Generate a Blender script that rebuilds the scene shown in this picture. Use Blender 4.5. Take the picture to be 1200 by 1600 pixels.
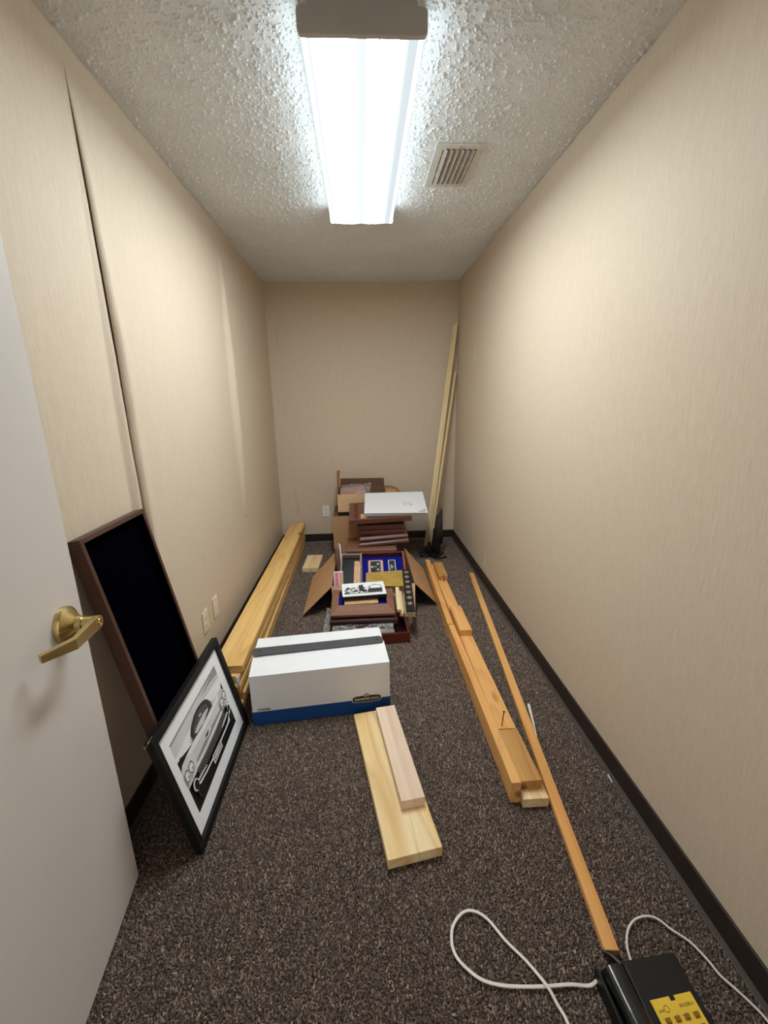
import bpy, bmesh, math, random
import numpy as np
from mathutils import Vector, Matrix

random.seed(7)
rng = np.random.default_rng(11)
scn = bpy.context.scene
for o in list(bpy.data.objects):
    bpy.data.objects.remove(o, do_unlink=True)
COL = scn.collection

# ------------------------------------------------------------------ camera
F_PX, PITCH, YAW, ROLL, CAM_H = 669.51, 0.25497, 0.04770, -0.01839, 1.406
cp, sp, cy, sy = math.cos(PITCH), math.sin(PITCH), math.cos(YAW), math.sin(YAW)
fw = Vector((sy * cp, cy * cp, -sp))
rt = Vector((cy, -sy, 0))
up = rt.cross(fw)
rt2 = math.cos(ROLL) * rt + math.sin(ROLL) * up
up2 = -math.sin(ROLL) * rt + math.cos(ROLL) * up
cam = bpy.data.cameras.new('camera')
cam_o = bpy.data.objects.new('camera', cam)
COL.objects.link(cam_o)
M3 = Matrix((rt2, up2, -fw)).transposed()
cam_o.matrix_world = Matrix.Translation((0, 0, CAM_H)) @ M3.to_4x4()
cam.sensor_fit = 'HORIZONTAL'
cam.sensor_width = 36
cam.lens = F_PX * 36 / 1200
cam.clip_start = 0.01
scn.camera = cam_o

# ------------------------------------------------------------------ world (the lit corridor outside the doorway)
w = bpy.data.worlds.new('world')
scn.world = w
w.use_nodes = True
w.node_tree.nodes['Background'].inputs[0].default_value = (1.0, 0.96, 0.91, 1)
w.node_tree.nodes['Background'].inputs[1].default_value = 0.42

scn.view_settings.view_transform = 'Standard'
scn.view_settings.look = 'None'
scn.view_settings.gamma = 1
scn.view_settings.use_curve_mapping = False
scn.view_settings.exposure = 1.22
LAMP = 1.0            # strength of the ceiling lamp's lens

# room
XL, XR, YB, YF, H = -0.833, 0.918, 4.230, -0.06, 2.44


# ------------------------------------------------------------------ material helpers
def srgb(r, g, b):
    f = lambda c: (c / 255 / 12.92) if c / 255 <= 0.04045 else ((c / 255 + 0.055) / 1.055) ** 2.4
    return (f(r), f(g), f(b), 1)


class NT:
    def __init__(s, name):
        s.m = bpy.data.materials.new(name)
        s.m.use_nodes = True
        s.t = s.m.node_tree
        s.b = s.t.nodes['Principled BSDF']
        s._co = None

    def n(s, typ, **kw):
        nd = s.t.nodes.new(typ)
        for k, v in kw.items():
            if hasattr(nd, k):
                setattr(nd, k, v)
        return nd

    def l(s, a, b):
        s.t.links.new(a, b)

    def co(s):
        if s._co is None:
            tc = s.n('ShaderNodeTexCoord')
            s._co = tc.outputs['Object']
        return s._co

    def co_rand(s):
        oi = s.n('ShaderNodeObjectInfo')
        mul = s.n('ShaderNodeVectorMath', operation='SCALE')
        mul.inputs[0].default_value = (7.3, 3.1, 5.7)
        s.l(oi.outputs['Random'], mul.inputs['Scale'])
        ad = s.n('ShaderNodeVectorMath', operation='ADD')
        s.l(s.co(), ad.inputs[0])
        s.l(mul.outputs[0], ad.inputs[1])
        return ad.outputs[0]

    def mapping(s, src, scale):
        mp = s.n('ShaderNodeMapping')
        mp.inputs['Scale'].default_value = scale
        s.l(src, mp.inputs['Vector'])
        return mp.outputs[0]

    def noise(s, src, scale=1.0, detail=3.0, rough=0.55, dist=0.0):
        nz = s.n('ShaderNodeTexNoise')
        nz.inputs['Scale'].default_value = scale
        nz.inputs['Detail'].default_value = detail
        nz.inputs['Roughness'].default_value = rough
        nz.inputs['Distortion'].default_value = dist
        s.l(src, nz.inputs['Vector'])
        return nz.outputs[0]

    def ramp(s, src, stops, interp='LINEAR'):
        r = s.n('ShaderNodeValToRGB')
        r.color_ramp.interpolation = interp
        e = r.color_ramp.elements
        while len(e) < len(stops):
            e.new(0.5)
        for el, (p, c) in zip(e, stops):
            el.position = p
            el.color = c if hasattr(c, '__len__') else (c, c, c, 1)
        s.l(src, r.inputs[0])
        return r.outputs[0]

    def mix(s, fac, a, b, mode='MIX'):
        mx = s.n('ShaderNodeMix')
        mx.data_type = 'RGBA'
        mx.blend_type = mode
        for sock, v in ((mx.inputs[0], fac), (mx.inputs[6], a), (mx.inputs[7], b)):
            if hasattr(v, 'links'):
                s.l(v, sock)
            elif hasattr(v, '__len__'):
                sock.default_value = v
            else:
                sock.default_value = v
        return mx.outputs[2]

    def bump(s, h, strength=0.3, dist=0.01):
        bp = s.n('ShaderNodeBump')
        bp.inputs['Strength'].default_value = strength
        bp.inputs['Distance'].default_value = dist
        s.l(h, bp.inputs['Height'])
        s.l(bp.outputs[0], s.b.inputs['Normal'])

    def set(s, **kw):
        names = dict(rough='Roughness', metal='Metallic', spec='Specular IOR Level', trans='Transmission Weight',
                     alpha='Alpha', coat='Coat Weight', sheen='Sheen Weight', ior='IOR')
        for k, v in kw.items():
            s.b.inputs[names[k]].default_value = v
        return s

    def color(s, v):
        if hasattr(v, 'links'):
            s.l(v, s.b.inputs['Base Color'])
        else:
            s.b.inputs['Base Color'].default_value = v


def plain(name, rgb, rough=0.5, metal=0.0, var=0.10, scale=25, spec=0.5, bump=0.0, coat=0.0):
    t = NT(name)
    c = srgb(*rgb)
    d = tuple(x * (1 - var) for x in c[:3]) + (1,)
    u = tuple(min(1, x * (1 + var)) for x in c[:3]) + (1,)
    nz = t.noise(t.co_rand(), scale, 4)
    t.color(t.ramp(nz, [(0.3, d), (0.7, u)]))
    t.set(rough=rough, metal=metal, spec=spec, coat=coat)
    if bump:
        t.bump(t.noise(t.co(), scale * 8, 2), bump, 0.002)
    return t.m


def wood(name, light, mid, dark, knots=True, rough=0.6, ring=1.0, bump=0.08, coat=0.0, spec=0.35, rings=0.42):
    t = NT(name)
    co = t.co_rand()
    broad = t.noise(t.mapping(co, (0.8, 14, 14)), 1.0, 3, 0.55)
    fine = t.noise(t.mapping(co, (6, 260, 260)), 1.0, 3, 0.6)
    # growth rings: contour lines of a smooth field stretched along the board
    field = t.noise(t.mapping(co, (0.55 * ring, 6.5 * ring, 6.5 * ring)), 1.0, 1.0, 0.4)
    mul = t.n('ShaderNodeMath', operation='MULTIPLY')
    t.l(field, mul.inputs[0])
    mul.inputs[1].default_value = 13.0
    fr_ = t.n('ShaderNodeMath', operation='FRACT')
    t.l(mul.outputs[0], fr_.inputs[0])
    c = t.ramp(broad, [(0.3, srgb(*light)), (0.72, srgb(*mid))])
    c = t.mix(t.ramp(fr_.outputs[0], [(0.0, 0.0), (0.55, 0.06), (0.88, rings), (1.0, 0.0)]), c, srgb(*[(a + b) / 2 for a, b in zip(mid, dark)]))
    c = t.mix(t.ramp(fine, [(0.45, 0.0), (0.8, 0.22)]), c, srgb(*dark))
    if knots:
        vo = t.n('ShaderNodeTexVoronoi')
        vo.inputs['Scale'].default_value = 1.0
        t.l(t.mapping(co, (2.6, 8, 8)), vo.inputs['Vector'])
        k = t.ramp(vo.outputs['Distance'], [(0.0, 1.0), (0.10, 0.8), (0.17, 0.0)])
        c = t.mix(k, c, srgb(*dark))
    t.color(c)
    t.set(rough=rough, coat=coat, spec=spec)
    t.bump(fine, bump, 0.002)
    return t.m


MATS = {}
def M(k):
    return MATS[k]


def make_wallpaper():
    t = NT('wallpaper')
    co = t.co()
    st = t.noise(t.mapping(co, (170, 170, 12)), 1, 4, 0.75, 0.6)
    weave = t.noise(t.mapping(co, (420, 420, 40)), 1, 2, 0.6)
    big = t.noise(t.mapping(co, (1.6, 1.6, 0.7)), 1, 2)
    c = t.ramp(st, [(0.25, srgb(205, 186, 164)), (0.75, srgb(221, 205, 184))])
    c = t.mix(t.ramp(weave, [(0.4, 0.0), (0.8, 0.35)]), c, srgb(190, 170, 147))
    c = t.mix(t.ramp(big, [(0.3, 0.0), (0.8, 0.18)]), c, srgb(198, 180, 156))
    t.color(c)
    t.set(rough=0.62, spec=0.3)
    s2 = t.mix(0.4, st, weave)
    t.bump(s2, 0.5, 0.0026)
    return t.m


def make_ceiling():
    t = NT('ceiling_stipple')
    co = t.co()
    n1 = t.noise(co, 75, 4, 0.7)
    n2 = t.noise(co, 2.0, 2)
    c = t.ramp(n2, [(0.3, srgb(220, 221, 219)), (0.7, srgb(230, 231, 230))])
    t.color(c)
    t.set(rough=0.9, spec=0.15)
    t.bump(n1, 0.55, 0.006)
    return t.m


def make_carpet():
    t = NT('carpet_backing')
    vo = t.n('ShaderNodeTexVoronoi')
    vo.inputs['Scale'].default_value = 190
    t.l(t.co(), vo.inputs['Vector'])
    c = t.ramp(vo.outputs['Color'], [(0.1, srgb(40, 32, 29)), (0.9, srgb(88, 76, 70))])
    t.color(c)
    t.set(rough=0.95, spec=0.1)
    return t.m


def make_pile():
    t = NT('carpet_pile')
    at = t.n('ShaderNodeAttribute', attribute_name='tone')
    big = t.noise(t.co(), 2.2, 3)
    c = t.ramp(at.outputs['Fac'], [(0.0, srgb(66, 54, 48)), (0.4, srgb(112, 96, 85)), (0.75, srgb(152, 133, 118)), (1.0, srgb(196, 176, 158))])
    c = t.mix(t.ramp(big, [(0.35, 0.0), (0.7, 0.25)]), c, srgb(98, 76, 65))
    t.color(c)
    t.set(rough=0.9, spec=0.12, sheen=0.15)
    return t.m


def make_lens(tubes):
    """acrylic lens lit by two tubes: it is the lamp, so it emits"""
    t = NT('lamp_lens' if tubes else 'lamp_lens_side')
    em = t.n('ShaderNodeEmission')
    out = t.t.nodes['Material Output']
    em.inputs['Color'].default_value = (0.86, 0.955, 1.0, 1) if tubes else (0.78, 0.92, 1.0, 1)
    if tubes:
        sep = t.n('ShaderNodeSeparateXYZ')
        t.l(t.co(), sep.inputs[0])
        mr = t.n('ShaderNodeMapRange')
        mr.inputs['From Min'].default_value = -0.17
        mr.inputs['From Max'].default_value = 0.17
        t.l(sep.outputs[0], mr.inputs['Value'])
        ck = t.n('ShaderNodeTexChecker')
        ck.inputs['Scale'].default_value = 1
        ck.inputs['Color1'].default_value = (0.90, 0.90, 0.90, 1)
        ck.inputs['Color2'].default_value = (1.08, 1.08, 1.08, 1)
        rot = t.n('ShaderNodeMapping')
        rot.inputs['Rotation'].default_value = (0, 0, math.radians(45))
        rot.inputs['Scale'].default_value = (220, 220, 0.0)
        t.l(t.co(), rot.inputs['Vector'])
        t.l(rot.outputs[0], ck.inputs['Vector'])
        r = t.ramp(mr.outputs[0], [(0.0, 0.016), (0.07, 0.0165), (0.15, 0.05), (0.25, 1.0), (0.36, 1.0), (0.455, 0.018), (0.525, 0.0165),
                                   (0.60, 1.0), (0.71, 1.0), (0.80, 0.03), (0.88, 0.0142), (1.0, 0.0135)])
        c = t.mix(1.0, r, ck.outputs[0], 'MULTIPLY')
        sc = t.n('ShaderNodeVectorMath', operation='SCALE')
        t.l(c, sc.inputs[0])
        sc.inputs['Scale'].default_value = 27.0 * LAMP
        t.l(sc.outputs[0], em.inputs['Strength'])
    else:
        em.inputs['Strength'].default_value = 3.4 * LAMP
    t.l(em.outputs[0], out.inputs['Surface'])
    return t.m


def make_clear(name, rgb, alpha, rough=0.12):
    t = NT(name)
    nz = t.noise(t.co(), 60, 3, 0.6, 1.0)
    t.color(srgb(*rgb))
    t.set(rough=rough, spec=0.8)
    t.l(t.ramp(nz, [(0.4, alpha * 0.5), (0.7, min(1, alpha * 1.9))]), t.b.inputs['Alpha'])
    t.bump(nz, 0.5, 0.004)
    return t.m


MATS.update(
    wallpaper=make_wallpaper(), ceiling=make_ceiling(), carpet=make_carpet(), pile=make_pile(),
    lens=make_lens(True), lens_side=make_lens(False),
    cove=plain('vinyl_cove_base', (46, 36, 32), 0.45, var=0.12),
    cove_edge=plain('vinyl_toe_highlight', (78, 70, 66), 0.5),
    paper_back=plain('paper_backing', (176, 158, 140), 0.8),
    lamp_metal=plain('lamp_white_enamel', (178, 174, 168), 0.4, var=0.03),
    vent_white=plain('vent_enamel', (205, 202, 192), 0.45, var=0.05),
    vent_slat=plain('vent_slat_dusty', (176, 168, 156), 0.5, var=0.12),
    duct=plain('duct_dark', (58, 50, 44), 0.8),
    door=plain('door_paint', (214, 207, 201), 0.42, var=0.025, scale=6, bump=0.05),
    brass=plain('satin_brass', (196, 176, 122), 0.28, 1.0, var=0.05, scale=60),
    brass_bright=plain('bright_brass', (226, 206, 150), 0.18, 1.0, var=0.03),
    dark_slot=plain('dark_slot', (20, 18, 17), 0.7),
    ivory=plain('ivory_plastic', (226, 214, 190), 0.35, var=0.03),
    white_plastic=plain('white_plastic', (236, 234, 226), 0.35, var=0.02),
    screw=plain('screw_steel', (170, 165, 155), 0.3, 1.0),
    pine=wood('yellow_pine', (244, 208, 142), (222, 172, 98), (150, 98, 48)),
    pine_pale=wood('pale_pine', (250, 230, 186), (232, 194, 126), (176, 122, 66)),
    pine_pink=wood('pinkish_spruce', (240, 216, 192), (224, 194, 166), (150, 112, 86), ring=0.6, rings=0.2),
    fir=wood('orange_fir', (240, 186, 116), (222, 156, 84), (146, 88, 40), rings=0.3),
    fir_brown=wood('browned_fir', (212, 162, 96), (186, 132, 70), (100, 64, 30)),
    lath=wood('lath_pine', (244, 224, 176), (228, 200, 146), (160, 120, 72), knots=False, rings=0.2),
    walnut=wood('walnut_frame', (92, 62, 50), (72, 46, 36), (40, 24, 18), knots=False, rings=0.15, rough=0.42),
    plaque=wood('brown_plaque', (124, 86, 72), (100, 64, 52), (62, 38, 30), knots=False, rings=0.15, rough=0.38),
    plaque2=wood('light_brown_plaque', (150, 108, 86), (126, 84, 64), (82, 52, 40), knots=False, rings=0.15, rough=0.4),
    plaque_dark=wood('dark_plaque', (74, 44, 38), (56, 32, 28), (34, 20, 18), knots=False, rings=0.15, rough=0.3),
    plaque_mid=wood('reddish_plaque', (98, 58, 46), (78, 42, 34), (46, 26, 22), knots=False, rings=0.15, rough=0.4),
    mahogany=wood('mahogany', (112, 50, 34), (88, 36, 26), (48, 18, 14), knots=False, rings=0.15, rough=0.28),
    orange_wood=wood('cherry_side', (168, 92, 52), (146, 74, 40), (92, 44, 24), knots=False, rings=0.15, rough=0.4),
    velvet=plain('navy_velvet', (3, 3, 9), 1.0, spec=0.0, bump=0.1),
    blue_velvet=plain('royal_blue_velvet', (14, 22, 118), 0.9, spec=0.15, scale=60, bump=0.1),
    black_frame=plain('black_frame', (15, 15, 16), 0.55, var=0.15, spec=0.3),
    matboard=plain('mat_board', (248, 250, 253), 0.55, var=0.01),
    box_white=plain('white_card', (240, 240, 242), 0.55, var=0.02, scale=8),
    box_blue=plain('blue_print', (14, 70, 134), 0.5, var=0.06),
    strap=plain('grey_plastic_strap', (76, 78, 80), 0.45, var=0.12, scale=30),
    black_print=plain('black_print', (22, 24, 28), 0.5),
    cream_print=plain('cream_print', (206, 200, 178), 0.5),
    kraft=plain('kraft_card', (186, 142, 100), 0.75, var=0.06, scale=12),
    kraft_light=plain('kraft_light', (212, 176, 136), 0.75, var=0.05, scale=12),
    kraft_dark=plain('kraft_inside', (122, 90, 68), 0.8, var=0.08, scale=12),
    black_plastic=plain('black_plastic', (15, 16, 17), 0.4, var=0.1),
    black_gloss=plain('black_gloss', (15, 16, 18), 0.22, var=0.1, coat=0.3),
    grey_plastic=plain('grey_plastic', (92, 90, 88), 0.4),
    dark_grey=plain('dark_grey_plastic', (52, 50, 50), 0.35),
    yellow=plain('yellow_card', (238, 200, 62), 0.55, var=0.04),
    key=plain('amber_key', (150, 110, 40), 0.4, var=0.15),
    cord=plain('white_cord', (228, 222, 212), 0.45, var=0.03),
    nail=plain('rusty_nail', (58, 36, 30), 0.5, 0.6),
    splinter=plain('white_splinter', (236, 226, 208), 0.7),
    gold=plain('gold_plate', (222, 190, 100), 0.38, 0.6, var=0.10, scale=14),
    silver=plain('silver_print', (222, 222, 220), 0.4),
    plate_black=plain('black_plate', (38, 42, 42), 0.35),
    coin=plain('pewter_disc', (150, 142, 132), 0.4, 0.4),
    page=plain('white_paper', (238, 238, 240), 0.6, var=0.02),
    page_edge=plain('grey_box_side', (196, 196, 200), 0.6),
    pink=plain('pink_print', (214, 120, 150), 0.6),
    photo_tan=plain('tan_photo', (214, 170, 124), 0.5, var=0.2, scale=30),
    grey_edge=plain('grey_frame_edge', (150, 138, 128), 0.4),
    skin=plain('pinkish_wood', (196, 140, 116), 0.45),
    clear=make_clear('clear_plastic_film', (226, 226, 226), 0.30),
    carbon_black=plain('ink_black', (10, 10, 13), 0.5, var=0.3),
    ink_dark=plain('ink_dark_grey', (52, 53, 54), 0.5, var=0.2),
    ink_glass=plain('ink_glass_grey', (84, 85, 86), 0.5, var=0.25),
    ink_mid=plain('ink_mid_grey', (150, 151, 152), 0.5, var=0.12),
    ink_light=plain('ink_light_grey', (216, 217, 218), 0.5, var=0.10, scale=9),
    ink_pale=plain('ink_pale_grey', (244, 245, 247), 0.5, var=0.03),
)


# ------------------------------------------------------------------ mesh helpers
class MB:
    def __init__(s):
        s.v, s.f, s.mi = [], [], []

    def add(s, vs, fs, mi=0):
        b = len(s.v)
        s.v += [tuple(x) for x in vs]
        s.f += [tuple(b + i for i in f) for f in fs]
        s.mi += [mi] * len(fs)
        return s

    def box(s, x0, x1, y0, y1, z0, z1, mi=0):
        vs = [(x, y, z) for z in (z0, z1) for y in (y0, y1) for x in (x0, x1)]
        fs = [(0, 2, 3, 1), (4, 5, 7, 6), (0, 1, 5, 4), (2, 6, 7, 3), (0, 4, 6, 2), (1, 3, 7, 5)]
        return s.add(vs, fs, mi)

    def prism(s, poly, z0, z1, mi=0, axis='z'):
        """poly: 2D ccw outline extruded along axis"""
        n = len(poly)
        def P(a, b, c):
            return {'z': (a, b, c), 'x': (c, a, b), 'y': (a, c, b)}[axis]
        vs = [P(a, b, z0) for a, b in poly] + [P(a, b, z1) for a, b in poly]
        fs = [tuple(range(n - 1, -1, -1)), tuple(range(n, 2 * n))]
        fs += [(i, (i + 1) % n, n + (i + 1) % n, n + i) for i in range(n)]
        if axis == 'y':
            fs = [tuple(reversed(f)) for f in fs]
        return s.add(vs, fs, mi)

    def hexa(s, b, t, mi=0):
        """8 corners: bottom 4 and top 4, ccw seen from above"""
        return s.add(list(b) + list(t), [(3, 2, 1, 0), (4, 5, 6, 7), (0, 1, 5, 4), (1, 2, 6, 5), (2, 3, 7, 6), (3, 0, 4, 7)], mi)

    def slab(s, quad, th, mi=0):
        """4 corners of a sheet, thickened along its normal (downwards)"""
        q = [Vector(p) for p in quad]
        n = (q[1] - q[0]).cross(q[3] - q[0]).normalized()
        return s.hexa([p - n * th for p in q], q, mi)

    def lathe(s, prof, seg=24, mi=0, cx=0, cy=0):
        """profile [(r,z)] about z"""
        vs, fs = [], []
        for r, z in prof:
            for k in range(seg):
                a = 2 * math.pi * k / seg
                vs.append((cx + r * math.cos(a), cy + r * math.sin(a), z))
        for i in range(len(prof) - 1):
            for k in range(seg):
                a, b = i * seg + k, i * seg + (k + 1) % seg
                fs.append((a, b, b + seg, a + seg))
        fs.append(tuple(range(seg - 1, -1, -1)))
        fs.append(tuple(range((len(prof) - 1) * seg, len(prof) * seg)))
        return s.add(vs, fs, mi)

    def tube(s, pts, r, seg=8, flat=1.0, mi=0):
        pts = [Vector(p) for p in pts]
        vs, fs = [], []
        for i, p in enumerate(pts):
            t = (pts[min(i + 1, len(pts) - 1)] - pts[max(i - 1, 0)]).normalized()
            ref = Vector((0, 0, 1)) if abs(t.z) < 0.95 else Vector((1, 0, 0))
            a = t.cross(ref).normalized()
            b = a.cross(t).normalized()
            for k in range(seg):
                an = 2 * math.pi * k / seg
                vs.append(p + a * (r * math.cos(an)) + b * (r * flat * math.sin(an)))
        for i in range(len(pts) - 1):
            for k in range(seg):
                a, b = i * seg + k, i * seg + (k + 1) % seg
                fs.append((a, a + seg, b + seg, b))
        fs.append(tuple(range(seg)))
        fs.append(tuple(range(len(pts) * seg - 1, (len(pts) - 1) * seg - 1, -1)))
        return s.add(vs, fs, mi)

    def grid(s, fn, nu, nv, mi=0):
        vs = [fn(i / nu, j / nv) for j in range(nv + 1) for i in range(nu + 1)]
        fs = [(j * (nu + 1) + i, j * (nu + 1) + i + 1, (j + 1) * (nu + 1) + i + 1, (j + 1) * (nu + 1) + i) for j in range(nv) for i in range(nu)]
        return s.add(vs, fs, mi)

    def build(s, name, mats, parent=None, bevel=0.0, smooth=False, seg=2, recalc=True):
        me = bpy.data.meshes.new(name)
        me.from_pydata(s.v, [], s.f)
        if not isinstance(mats, (list, tuple)):
            mats = [mats]
        for m in mats:
            me.materials.append(M(m) if isinstance(m, str) else m)
        me.polygons.foreach_set('material_index', s.mi)
        if recalc:
            bm = bmesh.new()
            bm.from_mesh(me)
            bmesh.ops.recalc_face_normals(bm, faces=bm.faces)
            bm.to_mesh(me)
            bm.free()
        if smooth:
            me.polygons.foreach_set('use_smooth', [True] * len(me.polygons))
            try:
                me.set_sharp_from_angle(angle=math.radians(40))
            except Exception:
                pass
        o = bpy.data.objects.new(name, me)
        COL.objects.link(o)
        if parent is not None:
            o.parent = parent
        if bevel > 0:
            md = o.modifiers.new('bevel', 'BEVEL')
            md.width = bevel
            md.segments = seg
            md.limit_method = 'ANGLE'
            md.angle_limit = math.radians(40)
        return o


def tag(o, label, cat, group=None, kind=None):
    o['label'] = label
    o['category'] = cat
    if group:
        o['group'] = group
    if kind:
        o['kind'] = kind
    return o


def struct(o, label, cat):
    return tag(o, label, cat, kind='structure')


def thing(name, label, cat, loc=(0, 0, 0), rot=(0, 0, 0), group=None):
    o = bpy.data.objects.new(name, None)
    o.empty_display_size = 0.05
    COL.objects.link(o)
    o.location = loc
    o.rotation_euler = rot
    return tag(o, label, cat, group)


def put(o, loc, rot=(0, 0, 0)):
    o.location = loc
    o.rotation_euler = rot
    return o


def spline(pts, n=6):
    p = [Vector(q) for q in pts]
    out = []
    for i in range(len(p) - 1):
        a, b, c, d = p[max(i - 1, 0)], p[i], p[i + 1], p[min(i + 2, len(p) - 1)]
        for k in range(n):
            t = k / n
            out.append(0.5 * ((2 * b) + (c - a) * t + (2 * a - 5 * b + 4 * c - d) * t * t + (3 * b - a - 3 * c + d) * t ** 3))
    out.append(p[-1])
    return out


def text_obj(name, body, size, mat, parent, mtx, extrude=0.0004, space=1.0, width=None):
    cu = bpy.data.curves.new(name, 'FONT')
    cu.body = body
    cu.size = size
    cu.align_x = 'CENTER'
    cu.align_y = 'CENTER'
    cu.extrude = extrude
    cu.offset = size * 0.03
    cu.space_character = space
    cu.resolution_u = 2
    tmp = bpy.data.objects.new(name, cu)
    COL.objects.link(tmp)
    dg = bpy.context.evaluated_depsgraph_get()
    me = bpy.data.meshes.new_from_object(tmp.evaluated_get(dg))
    bpy.data.objects.remove(tmp)
    me.materials.clear()
    me.materials.append(M(mat))
    if width:
        xs = [v.co.x for v in me.vertices]
        k = width / (max(xs) - min(xs))
        for v in me.vertices:
            v.co.x *= k
    o = bpy.data.objects.new(name, me)
    COL.objects.link(o)
    o.parent = parent
    o.matrix_local = mtx
    return o


def copy_tree(o, parent=None):
    c = o.copy()
    COL.objects.link(c)
    c.parent = parent
    for ch in list(o.children):
        copy_tree(ch, c)
    return c


# ================================================================== ROOM
T = 0.10
fl = struct(MB().box(XL - T, XR + T, YF - 1.2, YB + T, -0.10, -0.005).build('floor', 'carpet'), 'dark brown flecked carpet covering the whole floor', 'floor')
ce = struct(MB().box(XL - T, XR + T, YF - 0.02, YB + T, H, H + 0.08).build('ceiling', 'ceiling'), 'pale stippled popcorn ceiling around the lamp', 'ceiling')
wl = struct(MB().box(XL - T, XL, YF, YB + T, 0, H).build('wall_left', 'wallpaper'), 'beige wallpapered left wall with lifting paper seams', 'wall')
wr = struct(MB().box(XR, XR + T, YF, YB + T, 0, H).build('wall_right', 'wallpaper'), 'beige wallpapered right wall above the long stick', 'wall')
wb = struct(MB().box(XL, XR, YB, YB + T, 0, H).build('wall_back', 'wallpaper'), 'beige wallpapered end wall behind the cartons', 'wall')
DX0, DX1, DH = -0.585, 0.345, 2.05
wf = MB()
wf.box(XL - T, DX0, YF - T, YF, 0, H).box(DX1, XR + T, YF - T, YF, 0, H).box(DX0, DX1, YF - T, YF, DH, H)
struct(wf.build('wall_front', 'wallpaper'), 'beige wallpapered wall around the open doorway', 'wall')

# carpet pile
def carpet_pile():
    sp = 0.0056
    nx, ny = int((XR - XL) / sp), int((YB - 0.42) / sp)
    gx, gy = np.meshgrid(np.arange(nx), np.arange(ny))
    n = nx * ny
    cx = XL + (gx.ravel() + 0.5 + rng.uniform(-.48, .48, n)) * sp
    cyy = 0.42 + (gy.ravel() + 0.5 + rng.uniform(-.48, .48, n)) * sp
    r = rng.uniform(0.0026, 0.0046, n)
    hgt = rng.uniform(0.003, 0.0115, n)
    a0 = rng.uniform(0, 6.283, n)
    lx, ly = rng.normal(0, 0.0040, n), rng.normal(0, 0.0040, n)
    V = np.zeros((n, 4, 3), np.float32)
    for k in range(3):
        a = a0 + k * 2.0944
        V[:, k, 0] = np.clip(cx + r * np.cos(a), XL, XR)
        V[:, k, 1] = np.clip(cyy + r * np.sin(a), None, YB)
        V[:, k, 2] = -0.006
    V[:, 3, 0] = np.clip(cx + lx, XL, XR)
    V[:, 3, 1] = np.clip(cyy + ly, None, YB)
    V[:, 3, 2] = -0.006 + hgt
    base = (np.arange(n) * 4)[:, None]
    tri = np.concatenate([base + [0, 1, 3], base + [1, 2, 3], base + [2, 0, 3]], 1).reshape(-1)
    me = bpy.data.meshes.new('carpet_pile')
    me.vertices.add(n * 4)
    me.vertices.foreach_set('co', V.ravel())
    nt = n * 3
    me.loops.add(nt * 3)
    me.loops.foreach_set('vertex_index', tri.astype(np.int32))
    me.polygons.add(nt)
    me.polygons.foreach_set('loop_start', np.arange(0, nt * 3, 3, dtype=np.int32))
    me.materials.append(M('pile'))
    at = me.attributes.new('tone', 'FLOAT', 'POINT')
    tone = np.clip(rng.beta(2.2, 2.6, n), 0, 1)
    at.data.foreach_set('value', np.repeat(tone, 4).astype(np.float32))
    me.update()
    me.validate()
    o = bpy.data.objects.new('carpet_pile', me)
    COL.objects.link(o)
    o.parent = fl
    o['kind'] = 'stuff'
carpet_pile()

# popcorn blobs on the ceiling
def popcorn():
    n = 42000
    x = rng.uniform(XL + .01, XR - .01, n)
    y = rng.uniform(0.9, YB - .01, n)
    r = rng.uniform(0.0022, 0.0054, n) * (1 + 0.7 * (rng.random(n) < 0.15))
    h = r * rng.uniform(0.5, 1.1, n)
    V = np.zeros((n, 11, 3), np.float32)
    for k in range(5):
        a = k * 1.2566 + x * 50
        j = rng.uniform(0.75, 1.25, n)
        V[:, k, 0], V[:, k, 1], V[:, k, 2] = x + r * j * np.cos(a), y + r * j * np.sin(a), H
        V[:, 5 + k, 0], V[:, 5 + k, 1], V[:, 5 + k, 2] = x + r * .7 * j * np.cos(a), y + r * .7 * j * np.sin(a), H - h * .7
    V[:, 10, 0], V[:, 10, 1], V[:, 10, 2] = x, y, H - h
    b = (np.arange(n) * 11)[:, None]
    tr = []
    for k in range(5):
        k2 = (k + 1) % 5
        tr += [b + [k, 5 + k, k2], b + [k2, 5 + k, 5 + k2], b + [5 + k, 10, 5 + k2]]
    tri = np.concatenate(tr, 1).reshape(-1).astype(np.int32)
    me = bpy.data.meshes.new('ceiling_stipple')
    me.vertices.add(n * 11)
    me.vertices.foreach_set('co', V.ravel())
    me.loops.add(len(tri))
    me.loops.foreach_set('vertex_index', tri)
    me.polygons.add(len(tri) // 3)
    me.polygons.foreach_set('loop_start', np.arange(0, len(tri), 3, dtype=np.int32))
    me.polygons.foreach_set('use_smooth', np.ones(len(tri) // 3, bool))
    me.materials.append(M('ceiling'))
    me.update()
    o = bpy.data.objects.new('ceiling_stipple', me)
    COL.objects.link(o)
    o.parent = ce
    o['kind'] = 'stuff'
popcorn()

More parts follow.
